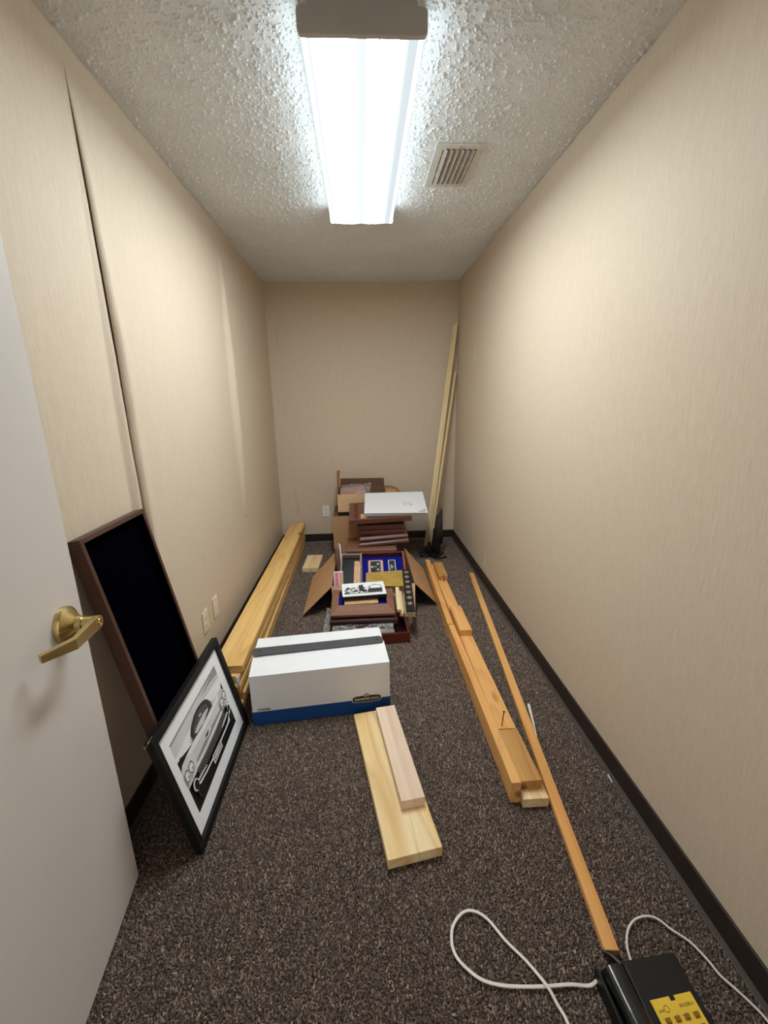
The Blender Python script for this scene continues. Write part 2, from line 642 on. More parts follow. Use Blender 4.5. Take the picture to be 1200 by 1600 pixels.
# cove base along the walls (with a small toe)
def cove(name, label, x0, y0, x1, y1, nx, ny):
    th, hh = 0.006, 0.092
    m = MB()
    prof = [(0, 0), (0.016, 0), (0.013, 0.003), (th, 0.014), (th, hh - 0.002), (th - 0.002, hh), (0, hh)]
    a, b = Vector((x0, y0, 0)), Vector((x1, y1, 0))
    vs = [p + Vector((nx * d, ny * d, z)) for p in (a, b) for d, z in prof]
    n = len(prof)
    fs = [(i, (i + 1) % n, n + (i + 1) % n, n + i) for i in range(n)] + [tuple(range(n)), tuple(range(2 * n - 1, n - 1, -1))]
    m.add(vs, fs)
    m.mi[1] = m.mi[2] = 1  # toe faces coloured lighter as a painted highlight
    return struct(m.build(name, ['cove', 'cove_edge']), label, 'baseboard')
cove('baseboard_right', 'dark brown vinyl baseboard along the right wall', XR, YF, XR, YB, -1, 0)
cove('baseboard_left', 'dark brown vinyl baseboard behind the board stack, left wall', XL, YF, XL, YB, 1, 0)
cove('baseboard_back', 'dark brown vinyl baseboard under the end wall', XL, YB, XR, YB, 0, -1)

# lifting wallpaper: sheets that bulge away from the left wall
def seam_flap(name, wall, ys, z0, z1, w_att, hmax, crest, edge_h, amp, side=1, nx=1):
    """side=+1: attached towards +y; the sheet rises to a crest, then drops to its free edge at ys"""
    def fn(u, v):
        z = z0 + (z1 - z0) * v
        A = amp(v)
        if u < crest:
            q = u / crest
            hgt = edge_h + (hmax - edge_h) * math.sin(q * math.pi / 2)
        else:
            q = (u - crest) / (1 - crest)
            hgt = hmax * 0.5 * (1 + math.cos(q * math.pi))
        wob = 1 + 0.04 * math.sin(v * 23) + 0.02 * math.sin(v * 61 + 1)
        x = XL - 0.0010 + hgt * A * wob
        return (x, ys + side * u * w_att * (0.35 + 0.65 * A) + 0.0015 * math.sin(v * 9), z)
    m = MB()
    m.grid(fn, 22, 60)
    o = m.build(name, ['wallpaper', 'paper_back'], wall, smooth=True, recalc=False)
    sd = o.modifiers.new('thickness', 'SOLIDIFY')
    sd.thickness = 0.0008
    sd.offset = -1 if side > 0 else 1
    return o

ease = lambda v: max(0.0, min(1.0, v))
seam_flap('wallpaper_flap', wl, 1.578, 0.30, 2.405, 0.15, 0.038, 0.13, 0.018,
          lambda v: (1 - ease((v - 0.55) / 0.45) ** 1.6) * ease(v / 0.06))
seam_flap('wallpaper_flap', wl, 1.574, 0.30, 2.32, 0.045, 0.020, 0.05, 0.020,
          lambda v: (1 - ease((v - 0.4) / 0.6) ** 1.2) * ease(v / 0.06), side=-1)
seam_flap('wallpaper_flap', wl, 2.975, 0.62, 2.31, 0.11, 0.030, 0.04, 0.028,
          lambda v: math.sin(math.pi * min(1, max(0, v)) ** 0.9) ** 0.8 if 0 < v < 1 else 0.0, side=-1)

def small_lift(wall, axis, c, z0, z1, h=0.006, wd=0.018):
    """a short blister of paper on the end or right wall"""
    m = MB()
    def fn(u, v):
        z = z0 + (z1 - z0) * v
        d = h * math.sin(math.pi * v) * (math.sin(math.pi * u * 0.5) ** 2 if u < 0.999 else 1)
        if axis == 'x':
            return (c - wd * (1 - u), YB - 0.0005 - d, z)
        return (XR - 0.0005 - d, c - wd * (1 - u), z)
    m.grid(fn, 6, 10)
    return m.build('wallpaper_blister', 'wallpaper', wall, smooth=True, recalc=False)
small_lift(wb, 'x', -0.738, 1.86, 2.08)
small_lift(wb, 'x', -0.712, 1.30, 1.42)
small_lift(wb, 'x', -0.672, 0.42, 0.60, 0.009)
small_lift(wb, 'x', -0.655, 0.28, 0.46, 0.009)
small_lift(wb, 'x', 0.40, 1.55, 1.72)
small_lift(wb, 'x', 0.48, 0.11, 0.28, 0.007)
small_lift(wr, 'y', 3.55, 1.70, 1.86)
small_lift(wr, 'y', 3.45, 1.45, 1.55)
small_lift(wr, 'y', 3.05, 0.11, 0.30, 0.007)

# ================================================================== DOOR
A = Vector((-0.723, 1.029, 0)); B = Vector((-0.594, YF + 0.01, 0))
dlen = (B - A).length
dd = (B - A).normalized()
dn = Vector((-dd.y, dd.x, 0))
if dn.x < 0:
    dn = -dn
# local frame of the door: x from free edge to hinge, y = into the room, z up
door_m = Matrix((( dd.x, dn.x, 0, A.x), (dd.y, dn.y, 0, A.y), (0, 0, 1, 0.012), (0, 0, 0, 1)))
dr = MB().box(0, dlen, -0.044, 0, 0, 2.03).build('door_1', 'door', bevel=0.0015)
dr.matrix_world = door_m
struct(dr, 'pale grey door standing open on the left with brass lever', 'door')
SC, ZC = 0.086, 0.898
rot_to_y = Matrix.Rotation(-math.pi / 2, 4, 'X')     # lathe z axis -> +y
def on_door(o, s, off, z):
    o.matrix_local = Matrix.Translation((s, off, z)) @ rot_to_y
ros = MB().lathe([(0.0435, 0), (0.0435, 0.011), (0.042, 0.0135), (0.041, 0.0135), (0.021, 0.031), (0.0185, 0.032), (0.0185, 0.044)], 40).build('handle_rosette', 'brass', dr, smooth=True)
on_door(ros, SC, 0, ZC)
shf = MB().lathe([(0.0160, 0.044), (0.0160, 0.045), (0.0152, 0.045), (0.0152, 0.072)], 32).build('handle_shaft', 'brass', dr, smooth=True)
on_door(shf, SC, 0, ZC)
lv = MB()
# hub end (round) then flat bar to the elbow, then the return towards the door
hub = [(SC + 0.0155 * math.cos(a), ZC + 0.0155 * math.sin(a)) for a in [math.pi / 2 + math.pi * k / 14 for k in range(15)]]
y0, y1 = 0.066, 0.078
E0 = (0.182, 0.066, 0.080)
bar = MB()
poly_l = [(p[0], p[1]) for p in hub]
n = len(poly_l)
def add_loft(m, secs):
    k = len(secs[0])
    vs = [p for sec in secs for p in sec]
    fs = [(i * k + j, i * k + (j + 1) % k, (i + 1) * k + (j + 1) % k, (i + 1) * k + j) for i in range(len(secs) - 1) for j in range(k)]
    fs += [tuple(range(k - 1, -1, -1)), tuple(range((len(secs) - 1) * k, len(secs) * k))]
    m.add(vs, fs)
bar.prism([(SC - 0.0155 * math.sin(a), ZC + 0.0155 * math.cos(a)) for a in [math.pi * k / 16 for k in range(17)]], 0.066, 0.080, axis='y')
add_loft(bar, [
    [(SC, 0.066, ZC - 0.0155), (SC, 0.080, ZC - 0.0155), (SC, 0.080, ZC + 0.0155), (SC, 0.066, ZC + 0.0155)],
    [(0.172, 0.062, ZC - 0.0145), (0.180, 0.074, ZC - 0.0145), (0.180, 0.074, ZC + 0.0105), (0.172, 0.062, ZC + 0.0105)],
    [(0.224, 0.022, ZC - 0.0115), (0.232, 0.031, ZC - 0.0115), (0.232, 0.031, ZC + 0.0060), (0.224, 0.022, ZC + 0.0060)]])
lever = bar.build('handle_lever', 'brass', dr, bevel=0.0012)
key = MB().lathe([(0.0085, 0.079), (0.0085, 0.0815), (0.007, 0.0822)], 24).build('key_cylinder', 'brass_bright', lever, smooth=True)
key.matrix_local = Matrix.Translation((SC, 0, ZC)) @ rot_to_y
ks = MB().box(-0.0009, 0.0009, -0.005, 0.005, 0.0815, 0.0826).build('keyhole', 'dark_slot', lever)
ks.matrix_local = Matrix.Translation((SC, 0, ZC)) @ rot_to_y

# ================================================================== CEILING LAMP
LX0, LX1, LY0, LY1 = -0.134, 0.204, 1.437, 2.706
LCX, LCY, LW, LL = (LX0 + LX1) / 2, (LY0 + LY1) / 2, LX1 - LX0, LY1 - LY0
lamp = thing('ceiling_lamp', 'long white fluorescent wraparound lamp lit on the ceiling', 'lamp', (LCX, LCY, H))
hw, hl = LW / 2, LL / 2
MB().box(-hw + .022, hw - .022, -hl + .008, hl - .008, -0.026, -0.001).box(-hw, hw, -hl + .008, hl - .008, -0.0305, -0.026).build('housing', 'lamp_metal', lamp)
lens = MB()
z1, z0 = -0.030, -0.086
r = 0.016
pr = [(-hw, z1)] + [(-hw + r - r * math.cos(a), z0 + r - r * math.sin(a)) for a in [math.pi / 2 * k / 6 for k in range(7)]] + \
     [(hw - r + r * math.sin(a), z0 + r - r * math.cos(a)) for a in [math.pi / 2 * k / 6 for k in range(7)]] + [(hw, z1)]
N = len(pr)
vs = [(x, yy, z) for yy in (-hl + .006, hl - .006) for x, z in pr]
for i in range(N - 1):
    lens.add([vs[i], vs[i + 1], vs[N + i + 1], vs[N + i]], [(0, 1, 2, 3)], 0 if i == 7 else 1)
lens.build('lens', ['lens', 'lens_side'], lamp, recalc=False)
def endcap(yc, th):
    m = MB()
    k = 0.012
    out = [(-hw + .022, -0.001), (-hw + .022, -0.026), (-hw + .004, -0.026)]
    out += [(-hw - .004 + 0.008 - 0.008 * math.cos(a), -0.034 + 0.008 - 0.008 * math.sin(a)) for a in [0, math.pi / 4]]
    out = [(-hw + .022, -0.001), (-hw + .022, -0.024), (-hw + .004, -0.025), (-hw - .003, -0.028), (-hw - .006, -0.036), (-hw - .006, z0 + .010), (-hw - .003, z0 + .002), (-hw + .004, z0 - .002)]
    out += [(-x, z) for x, z in reversed(out)]
    m.prism(out, yc - th / 2, yc + th / 2, axis='y')
    return m.build('end_cap', 'lamp_metal', lamp, bevel=0.002)
endcap(-hl, 0.016)
endcap(hl, 0.016)

# ================================================================== CEILING VENT
vent = thing('air_vent', 'white ceiling air vent with long louvres right of the lamp', 'vent', (0.454, 2.281, H))
vw, vl = 0.106, 0.182
fr = MB()
for x0, x1, y0, y1 in ((-vw, vw, -vl, -vl + .030), (-vw, vw, vl - .030, vl), (-vw, -vw + .034, -vl + .030, vl - .030), (vw - .034, vw, -vl + .030, vl - .030)):
    fr.box(x0, x1, y0, y1, -0.008, -0.0005)
fr.build('vent_frame', 'vent_white', vent, bevel=0.002)
MB().box(-vw + .034, vw - .034, -vl + .03, vl - .03, -0.0022, -0.0006).build('duct_opening', 'duct', vent)
sl_me = None
for k in range(6):
    x = -0.060 + 0.0235 * k
    if sl_me is None:
        so = MB().box(-0.0098, 0.0098, -vl + .031, vl - .031, -0.0012, 0.0012).build('louvre', 'vent_slat', vent)
        sl_me = so.data
    else:
        so = bpy.data.objects.new('louvre', sl_me)
        COL.objects.link(so)
        so.parent = vent
    put(so, (x, 0, -0.0085), (0, math.radians(30), 0))
for sy_ in (-1, 1):
    put(MB().lathe([(0.004, -0.002), (0.003, 0)], 10).build('screw', 'screw', vent), (0, sy_ * (vl - .014), -0.0083))

# ================================================================== WALL PLATES
def wall_plate(name, label, cat, mtx, mat='ivory', slots=True):
    t = thing(name, label, cat)
    t.matrix_world = mtx
    MB().box(-.035, .035, -.0575, .0575, 0.0003, .006).build('plate', mat, t, bevel=0.002)
    if slots:
        for s in (-1, 1):
            f = MB().prism([(0.017 * math.cos(a) * 1.0, 0.014 * math.sin(a) + s * .0195) for a in [2 * math.pi * k / 16 for k in range(16)]], .0058, .0078).build('socket_face', mat, t)
            MB().box(-.008, -.0055, s * .0195 - .002, s * .0195 + .006, .0078, .0081).box(.0055, .008, s * .0195 - .002, s * .0195 + .006, .0078, .0081).prism([(0.0025 * math.cos(a), 0.0025 * math.sin(a) + s * .0195 - .008) for a in [2 * math.pi * k / 8 for k in range(8)]], .0078, .0081).build('slot', 'dark_slot', f)
        put(MB().lathe([(.003, 0), (.002, .001)], 10).build('screw', 'screw', t), (0, 0, .006))
    else:
        MB().box(-.008, .008, -.006, .006, .0058, .008).build('phone_jack', mat, t)
        for s in (-1, 1):
            put(MB().lathe([(.003, 0), (.002, .001)], 10).build('screw', 'screw', t), (0, s * .042, .006))
    return t
on_left = lambda y, z: Matrix(((0, 0, 1, XL), (1, 0, 0, y), (0, 1, 0, z), (0, 0, 0, 1)))
on_back = lambda x, z: Matrix(((1, 0, 0, x), (0, 0, -1, YB), (0, 1, 0, z), (0, 0, 0, 1)))
wall_plate('power_outlet', 'ivory socket outlet low on the left wall, nearer the framed car photo', 'outlet', on_left(2.035, 0.325))
wall_plate('jack_plate', 'plain ivory wall plate on the left wall, nearer the board stack', 'wall plate', on_left(2.19, 0.328), slots=False)
wall_plate('power_outlet', 'white socket outlet on the end wall left of the cartons', 'outlet', on_back(-0.386, 0.33), 'white_plastic')

# ================================================================== LEFT LUMBER STACK
def board(name, mat, L, Wd, Th, loc, rz=0.0, label='', cat='board', group=None, rx=0.0, parent=None, ry=0.0, bevel=0.002):
    """a board: length along local x from 0, width y, thickness z from 0"""
    o = MB().box(0, L, -Wd / 2, Wd / 2, 0, Th).build(name, mat, parent, bevel=bevel, seg=2)
    put(o, loc, (rx, ry, rz))
    if label:
        tag(o, label, cat, group)
    return o
ords = ['bottom board', 'second board from the floor', 'third board from the floor', 'fourth board from the floor', 'fifth board from the floor', 'top board, knotty and fully visible,']
cfg = [(-0.668, 1.735, .0), (-0.660, 1.79, .004), (-0.672, 1.76, -.002), (-0.662, 1.725, .003), (-0.667, 1.752, -.001), (-0.655, 1.775, .0)]
for k, (xc, ya, da) in enumerate(cfg):
    b = board('lumber_board', 'pine', 2.44 - 0.01 * (k % 3), 0.140, 0.0370, (xc, ya, k * 0.0384), math.pi / 2 + 0.0 + da,
              f'yellow pine plank, {ords[k]} of the stack by the left wall', 'plank', 'planks stacked along the left wall')
    b.location.x += 0.0
    b.rotation_euler.z += 0.004
    b.modifiers['bevel'].width = 0.0035
# paper tag stapled on the near end
tg = MB()
tg.grid(lambda u, v: (-0.610 + 0.016 * u + 0.010 * v, 1.735 - 0.012 * math.sin(v * 1.6) - .002, 0.203 - 0.046 * v), 4, 8)
o = tg.build('lumber_tag', 'silver', smooth=True)
sd = o.modifiers.new('t', 'SOLIDIFY'); sd.thickness = 0.0006
tag(o, 'small white paper tag hanging from the plank stack near end', 'tag')
board('wood_offcut', 'pine_pale', 0.32, 0.140, 0.038, (-0.472, 3.435, 0), math.pi / 2 - 0.03, 'short pale pine offcut on carpet beside the plank stack far end', 'offcut')

# ================================================================== FOREGROUND PLANK + BLOCK
L1 = math.hypot(0.216 - 0.06, 0)
bp = board('wide_plank', 'pine_pale', 0.655, 0.178, 0.038, (0.1275, 1.018, 0), math.radians(90 + 10.1), 'short wide pale pine plank on the carpet in front of white box', 'plank')
board('wood_block', 'pine_pink', 0.475, 0.085, 0.038, (0.1385, 1.172, 0.0383), math.radians(90 + 8.6), 'narrow pinkish wood block lying on top of the wide plank', 'block')

# ================================================================== RIGHT TIMBER
def tim(name, mat, x0, x1, y0, y1, z0, z1, label, skew=0.0, cat='timber'):
    L = y1 - y0
    o = MB().box(0, L, -(x1 - x0) / 2, (x1 - x0) / 2, 0, z1 - z0).build(name, mat, bevel=0.0018)
    put(o, ((x0 + x1) / 2, y0, z0), (0, 0, math.pi / 2 - skew))
    return tag(o, label, cat)
tim('timber_stud', 'fir', 0.492, 0.527, 1.200, 2.31, 0, 0.089, 'orange wooden stud on its edge, nearest left piece of right timber row', -0.004)
tim('timber_stud', 'fir', 0.483, 0.519, 2.315, 3.40, 0, 0.091, 'orange wooden stud on its edge, far left piece beside the carton flap', 0.022)
tim('timber_board', 'pine_pale', 0.529, 0.622, 1.178, 1.90, 0, 0.0375, 'pale timber with rough sawn end lying lowest, sticking out nearest the stick', 0.0)
tim('timber_board', 'fir', 0.532, 0.612, 1.905, 3.33, 0, 0.0375, 'orange timber lying lowest in the far half of right row', 0.012)
tim('timber_board', 'fir_brown', 0.529, 0.610, 1.216, 1.466, 0.038, 0.0765, 'short browned timber offcut with dark knot in front of the nail', -0.01)
tim('timber_board', 'fir', 0.529, 0.602, 1.470, 2.36, 0.038, 0.0765, 'long orange timber with upright nail lying on the row', 0.004)
tim('timber_board', 'fir', 0.533, 0.603, 2.365, 3.32, 0.038, 0.0765, 'orange timber in the far middle of the row, below two offcuts', 0.012)
tim('timber_offcut', 'fir', 0.5315, 0.602, 2.195, 2.50, 0.077, 0.115, 'orange offcut with dark stamped end on top, nearer of two', 0.008)
tim('timber_offcut', 'fir_brown', 0.548, 0.616, 2.985, 3.27, 0.077, 0.115, 'short orange offcut on top at the far end of row', 0.022)
# nails
def nail(p, q, label):
    p, q = Vector(p), Vector(q)
    L = (q - p).length
    m = MB().lathe([(0.0005, 0), (0.0021, 0.006), (0.0021, L - 0.003), (0.0046, L - 0.003), (0.0046, L)], 10)
    o = m.build('nail', 'nail', smooth=True)
    o.matrix_world = Matrix.Translation(p) @ (q - p).to_track_quat('Z', 'Y').to_matrix().to_4x4()
    return tag(o, label, 'nail')
nail((0.5475, 1.484, 0.070), (0.553, 1.482, 0.150), 'rusty nail standing up from the long orange timber')
nail((0.583, 2.955, 0.072), (0.579, 2.962, 0.135), 'rusty nail standing in front of the far short offcut')
# long stick
Sx0, Sy0, Sx1, Sy1 = 0.605, 0.755, 0.866, 3.250
sl = math.hypot(Sx1 - Sx0, Sy1 - Sy0)
o = MB().box(0, sl, -0.0185, 0.0185, 0, 0.021).build('long_stick', 'fir', bevel=0.0015)
put(o, (Sx0, Sy0, 0.0), (0, 0, math.atan2(Sy1 - Sy0, Sx1 - Sx0)))
tag(o, 'long thin orange wood stick on the carpet ending at the telephone', 'stick')
# white splinters
spl = MB()
spl.hexa([(0.705, 1.494, 0.003), (0.709, 1.494, 0.003), (0.752, 1.686, 0.003), (0.739, 1.688, 0.003)], [(0.7065, 1.494, 0.006), (0.7085, 1.494, 0.006), (0.750, 1.685, 0.013), (0.740, 1.687, 0.013)])
tag(spl.build('wood_splinter', 'splinter'), 'pale tapered wood splinter on the carpet right of the long stick', 'splinter')
ch = MB().hexa([(0.896, 1.252, 0.002), (0.900, 1.252, 0.002), (0.904, 1.290, 0.002), (0.900, 1.290, 0.002)], [(0.896, 1.253, 0.006), (0.899, 1.253, 0.006), (0.903, 1.289, 0.006), (0.900, 1.289, 0.006)])
tag(ch.build('paper_scrap', 'splinter'), 'tiny white scrap against the right baseboard', 'scrap')

# ================================================================== WHITE FILE BOX
BW, BD, BH = 0.622, 0.315, 0.252
ang = math.atan2(1.712 - 1.647, 0.101 + 0.522)
fb = thing('file_box', 'white cardboard file box with blue base band and grey strap', 'box', (-0.524, 1.650, 0), (0, 0, ang))
ZB = 0.070
MB().box(0, BW, 0, BD, ZB, BH - .004).build('box_body', 'box_white', fb, bevel=0.0015)
MB().box(-.0006, BW + .0006, -.0006, BD + .0006, 0.001, ZB).build('blue_band', 'box_blue', fb, bevel=0.0015)
mid = 0.170
f1 = MB(); f1.hexa([(0.000, 0, BH - .0042), (BW, 0, BH - .0042), (BW, mid, BH - .0042), (0, mid, BH - .0042)],
                   [(0.000, 0, BH + .001), (BW, 0, BH + .001), (BW, mid, BH + .010), (0, mid, BH + .008)])
f1.build('lid_flap', 'box_white', fb, bevel=0.001)
f2 = MB(); f2.hexa([(0.004, mid + .002, BH - .0042), (BW - .010, mid + .002, BH - .0042), (BW - .004, BD, BH - .0042), (0.002, BD, BH - .0042)],
                   [(0.004, mid + .002, BH + .012), (BW - .010, mid + .002, BH + .014), (BW - .004, BD, BH + .001), (0.002, BD, BH + .001)])
f2.build('lid_flap', 'box_white', fb, bevel=0.001)
st = MB()
def strap_pts(y):
    return y
yy0, yy1 = mid - 0.030, mid + 0.034
outl = [(-0.003, yy0 + .012), (0.010, yy0 - .004), (0.06, yy0 - .001), (0.30, yy0 + .002), (BW - .06, yy0 + .004), (BW - .014, yy0 + .006), (BW - .004, yy0 + .018),
        (BW - .006, yy1 - .014), (BW - .018, yy1), (BW - .06, yy1 - .001), (0.30, yy1 - .002), (0.06, yy1 - .002), (0.008, yy1 - .002), (-0.003, yy1 - .014)]
st.prism(outl, BH + .0145, BH + .0175)
strap = st.build('strap', 'strap', fb, bevel=0.001)
for sx in (0.028, BW - .034):
    MB().prism([(sx + .010 * math.cos(a), mid + .004 + .004 * math.sin(a)) for a in [2 * math.pi * k / 12 for k in range(12)]], BH + .0172, BH + .0179).build('strap_hole', 'black_print', strap)
# printed badge: a black lozenge with cream letters and a little emblem
badge = MB()
bx, bz = 0.512, ZB + .006
loz = [(-.064, -.012), (-.050, -.016), (0, -.0175), (.050, -.016), (.064, -.010), (.064, .008), (.050, .0125), (0, .016), (-.050, .0125), (-.064, .006)]
mt = Matrix.Translation((bx, -.0010, bz)) @ Matrix.Rotation(math.pi / 2, 4, 'X')
lz2 = MB().prism([(x * 1.06, y * 1.16) for x, y in loz], 0, 0.0003).build('badge', 'cream_print', fb)
lz2.matrix_local = mt
lz = MB().prism(loz, 0.0003, 0.0006).build('badge_field', 'black_print', lz2)
text_obj('badge_lettering', 'BANKERS BOX', 0.0155, 'cream_print', lz2, Matrix.Translation((0.001, -0.003, 0.0007)), 0.0002, width=0.112)
em = MB().prism([(-.012, .010), (.012, .010), (.014, .020), (0, .030), (-.014, .020)], 0.0006, 0.0009)
eo = em.build('badge_emblem', 'cream_print', lz2)
me_ = MB()
for xa, xb, ya, yb in ((-.009, -.003, .012, .018), (.003, .009, .012, .018), (-.008, -.002, .020, .0235), (.002, .008, .020, .0235)):
    me_.box(xa, xb, ya, yb, .0009, .0011)
me_.build('badge_emblem', 'black_print', lz2)
t_ = text_obj('side_lettering', 'STOR/FILE', 0.0145, 'black_print', fb, Matrix.Translation((0.052, -.0008, ZB + .0105)) @ Matrix.Rotation(math.pi / 2, 4, 'X'), 0.0003, width=0.054)

# ================================================================== LARGE EMPTY DISPLAY CASE leaning on the left wall
CWd, CHt, CDp = 0.366, 1.055, 0.036
lean = math.atan2(0.193, 1.03)
# local frame: x along +y world (near to far), y = up the slope, z = out of the wall (into the room)
upv = Vector((-math.sin(lean), 0, math.cos(lean)))
outv = Vector((math.cos(lean), 0, math.sin(lean)))
case = thing('display_case', 'tall brown wooden display case with black velvet leaning on left wall', 'display case')
case.matrix_world = Matrix(((0, upv.x, outv.x, -0.633), (1, upv.y, outv.y, 1.172), (0, upv.z, outv.z, 0.002), (0, 0, 0, 1)))
def frame_parts(root, W_, H_, D_, bw, mat, bevel=0.0015, zb=0.0, names=('frame_rail', 'frame_stile')):
    for (x0, x1, y0, y1, nm) in ((0, W_, 0, bw, names[0]), (0, W_, H_ - bw, H_, names[0])):
        o = MB().box(x0, x1, y0, y1, zb, zb + D_).build(nm, mat, root, bevel=bevel)
    for (x0, x1) in ((0, bw), (W_ - bw, W_)):
        o = MB().box(0, H_ - 2 * bw, -bw / 2, bw / 2, zb, zb + D_).build(names[1], mat, root, bevel=bevel)
        put(o, ((x0 + x1) / 2, bw, 0), (0, 0, math.pi / 2))
frame_parts(case, CWd, CHt, CDp, 0.015, 'walnut')
for (x0, x1, y0, y1) in ((.015, .017, .015, CHt - .015), (CWd - .017, CWd - .015, .015, CHt - .015), (.017, CWd - .017, CHt - .017, CHt - .015), (.017, CWd - .017, .015, .017)):
    MB().box(x0, x1, y0, y1, .007, CDp - .003).build('velvet_lining', 'velvet', case)
MB().box(.012, CWd - .012, .012, CHt - .012, .001, .007).build('velvet_back', 'velvet', case)
MB().box(.001, CWd - .001, .001, CHt - .001, -0.004, 0.0).build('back_panel', 'walnut', case)

# ================================================================== BLACK FRAMED CAR PHOTOGRAPH
FW_, FH_, FD_ = 0.588, 0.447, 0.024
lean2 = math.radians(12.6)
upv = Vector((-math.sin(lean2), 0, math.cos(lean2)))
outv = Vector((math.cos(lean2), 0, math.sin(lean2)))
pf = thing('framed_photograph', 'black framed black and white car photograph leaning on the display case', 'picture')
pf.matrix_world = Matrix(((0, upv.x, outv.x, -0.5725), (1, upv.y, outv.y, 1.086), (0, upv.z, outv.z, -0.004 + 0.003), (0, 0, 0, 1)))
frame_parts(pf, FW_, FH_, FD_, 0.027, 'black_frame', 0.002)
MB().box(.004, FW_ - .004, .004, FH_ - .004, -0.001, 0.003).build('backing_board', 'kraft_dark', pf)
mw = 0.055
mat_o = MB().box(.026, FW_ - .026, .026, FH_ - .026, .003, .0105).build('mat_board', 'matboard', pf)
px0, px1, py0, py1 = .079, FW_ - .082, .082, FH_ - .084
PW, PH = px1 - px0, py1 - py0
car = MB()
lay = [0]
def pv(pts):
    return [(px0 + u * PW, py0 + v * PH) for u, v in pts]
def shp(pts, mi):
    lay[0] += 1
    z = .0106 + lay[0] * 0.00004
    P = [(min(max(x, px0), px1), min(max(y, py0), py1)) for x, y in pv(pts)]
    car.add([(x, y, z) for x, y in P], [tuple(range(len(P)))], mi)
def ell(cu, cv, ru, rv, mi, n=20, a0=0, rot=0.0):
    shp([(cu + ru * math.cos(2 * math.pi * k / n), cv + rv * math.sin(2 * math.pi * k / n)) for k in range(n)], mi)
# 0 black 1 dark 2 mid 3 light 4 pale
shp([(0, 0), (1, 0), (1, 1), (0, 1)], 3)
shp([(0, .64), (.30, .66), (.62, .70), (1, .62), (1, .80), (.55, .86), (0, .80)], 4)
shp([(0, .97), (.5, .98), (1, .95), (1, 1), (0, 1)], 2)
shp([(.60, .93), (.85, .90), (1, .86), (1, .97)], 2)
shp([(0, .60), (0, .745), (.03, .735), (.05, .75), (.07, .73), (.12, .71), (.17, .69), (.24, .675), (.24, .60)], 0)
shp([(.93, .55), (1, .52), (1, .70), (.97, .66)], 0)
shp([(0, 0), (1, 0), (1, .36), (0, .36)], 0)
# cabin
shp([(.255, .66), (.258, .72), (.268, .768), (.307, .822), (.403, .878), (.48, .890), (.564, .877), (.635, .845), (.680, .80), (.714, .718), (.715, .64), (.5, .60)], 1)
shp([(.31, .70), (.33, .765), (.42, .835), (.48, .845), (.56, .835), (.625, .79), (.665, .70), (.5, .645)], 5)
shp([(.47, .775), (.515, .765), (.52, .785), (.475, .795)], 3)
shp([(.33, .71), (.40, .735), (.55, .735), (.63, .715), (.64, .69), (.5, .65), (.36, .675)], 3)
ell(.255, .705, .022, .028, 2); ell(.250, .71, .011, .016, 4)
ell(.725, .69, .020, .026, 2); ell(.73, .69, .010, .014, 4)
# body: fenders and bonnet
shp([(.0, .40), (.0, .615), (.035, .655), (.13, .668), (.235, .67), (.276, .672), (.45, .645), (.60, .645), (.728, .645), (.80, .655), (.90, .668), (.955, .655), (.985, .60), (1, .56), (1, .40), (.84, .355), (.5, .335), (.18, .355)], 3)
shp([(.13, .655), (.276, .660), (.45, .635), (.60, .632), (.728, .632), (.88, .655), (.86, .60), (.70, .58), (.5, .575), (.30, .59), (.17, .615)], 4)
shp([(.20, .42), (.375, .405), (.834, .415), (.83, .455), (.60, .475), (.40, .47), (.22, .46)], 2)
shp([(.19, .40), (.375, .388), (.834, .40), (.833, .42), (.375, .408), (.20, .425)], 4)
shp([(.40, .49), (.47, .455), (.495, .445), (.57, .47), (.545, .505), (.495, .46), (.445, .50)], 4)
shp([(.425, .49), (.48, .463), (.535, .495), (.50, .505), (.46, .505)], 1)
# grille
shp([(.055, .345), (.18, .372), (.375, .358), (.60, .358), (.835, .372), (.93, .40), (.90, .30), (.72, .275), (.36, .215), (.27, .245), (.10, .27)], 0)
for r_ in range(4):
    for c_ in range(36):
        u = .16 + c_ * .0205 + (r_ % 2) * .010
        v = .345 - r_ * .024
        if .18 < u < .85 and not (u < .30 and r_ > 2):
            shp([(u - .005, v), (u, v - .008), (u + .005, v), (u, v + .008)], 3)
# headlamps
for (u, v) in ((.110, .515), (.028, .505), (.865, .505), (.945, .535)):
    ell(u, v, .047, .088, 4); ell(u, v, .041, .078, 1); ell(u, v, .033, .062, 3); ell(u - .004, v + .005, .021, .042, 4); ell(u + .006, v - .02, .010, .02, 2)
# bumper
shp([(.05, .315), (.11, .262), (.25, .225), (.405, .205), (.405, .180), (.25, .200), (.10, .232), (.04, .29)], 4)
shp([(.606, .200), (.75, .20), (.83, .205), (.90, .26), (.94, .30), (.955, .28), (.87, .17), (.82, .172), (.606, .172)], 4)
shp([(.08, .318), (.20, .296), (.292, .272), (.292, .252), (.19, .268), (.07, .29)], 3)
shp([(.708, .288), (.80, .305), (.884, .318), (.89, .295), (.80, .28), (.708, .265)], 4)
shp([(.40, .222), (.606, .205), (.602, .100), (.395, .108)], 4)
shp([(.412, .208), (.594, .193), (.590, .114), (.407, .122)], 2)
for k in range(5):
    shp([(.43 + k * .03, .18), (.448 + k * .03, .178), (.446 + k * .03, .14), (.428 + k * .03, .142)], 4)
ell(.075, .30, .045, .075, 3); ell(.082, .29, .034, .058, 0); ell(.945, .33, .035, .065, 4); ell(.938, .32, .024, .045, 0)
ell(.10, .17, .040, .085, 1); ell(.105, .165, .032, .072, 0); ell(.91, .20, .03, .05, 1); ell(.908, .198, .022, .04, 0)
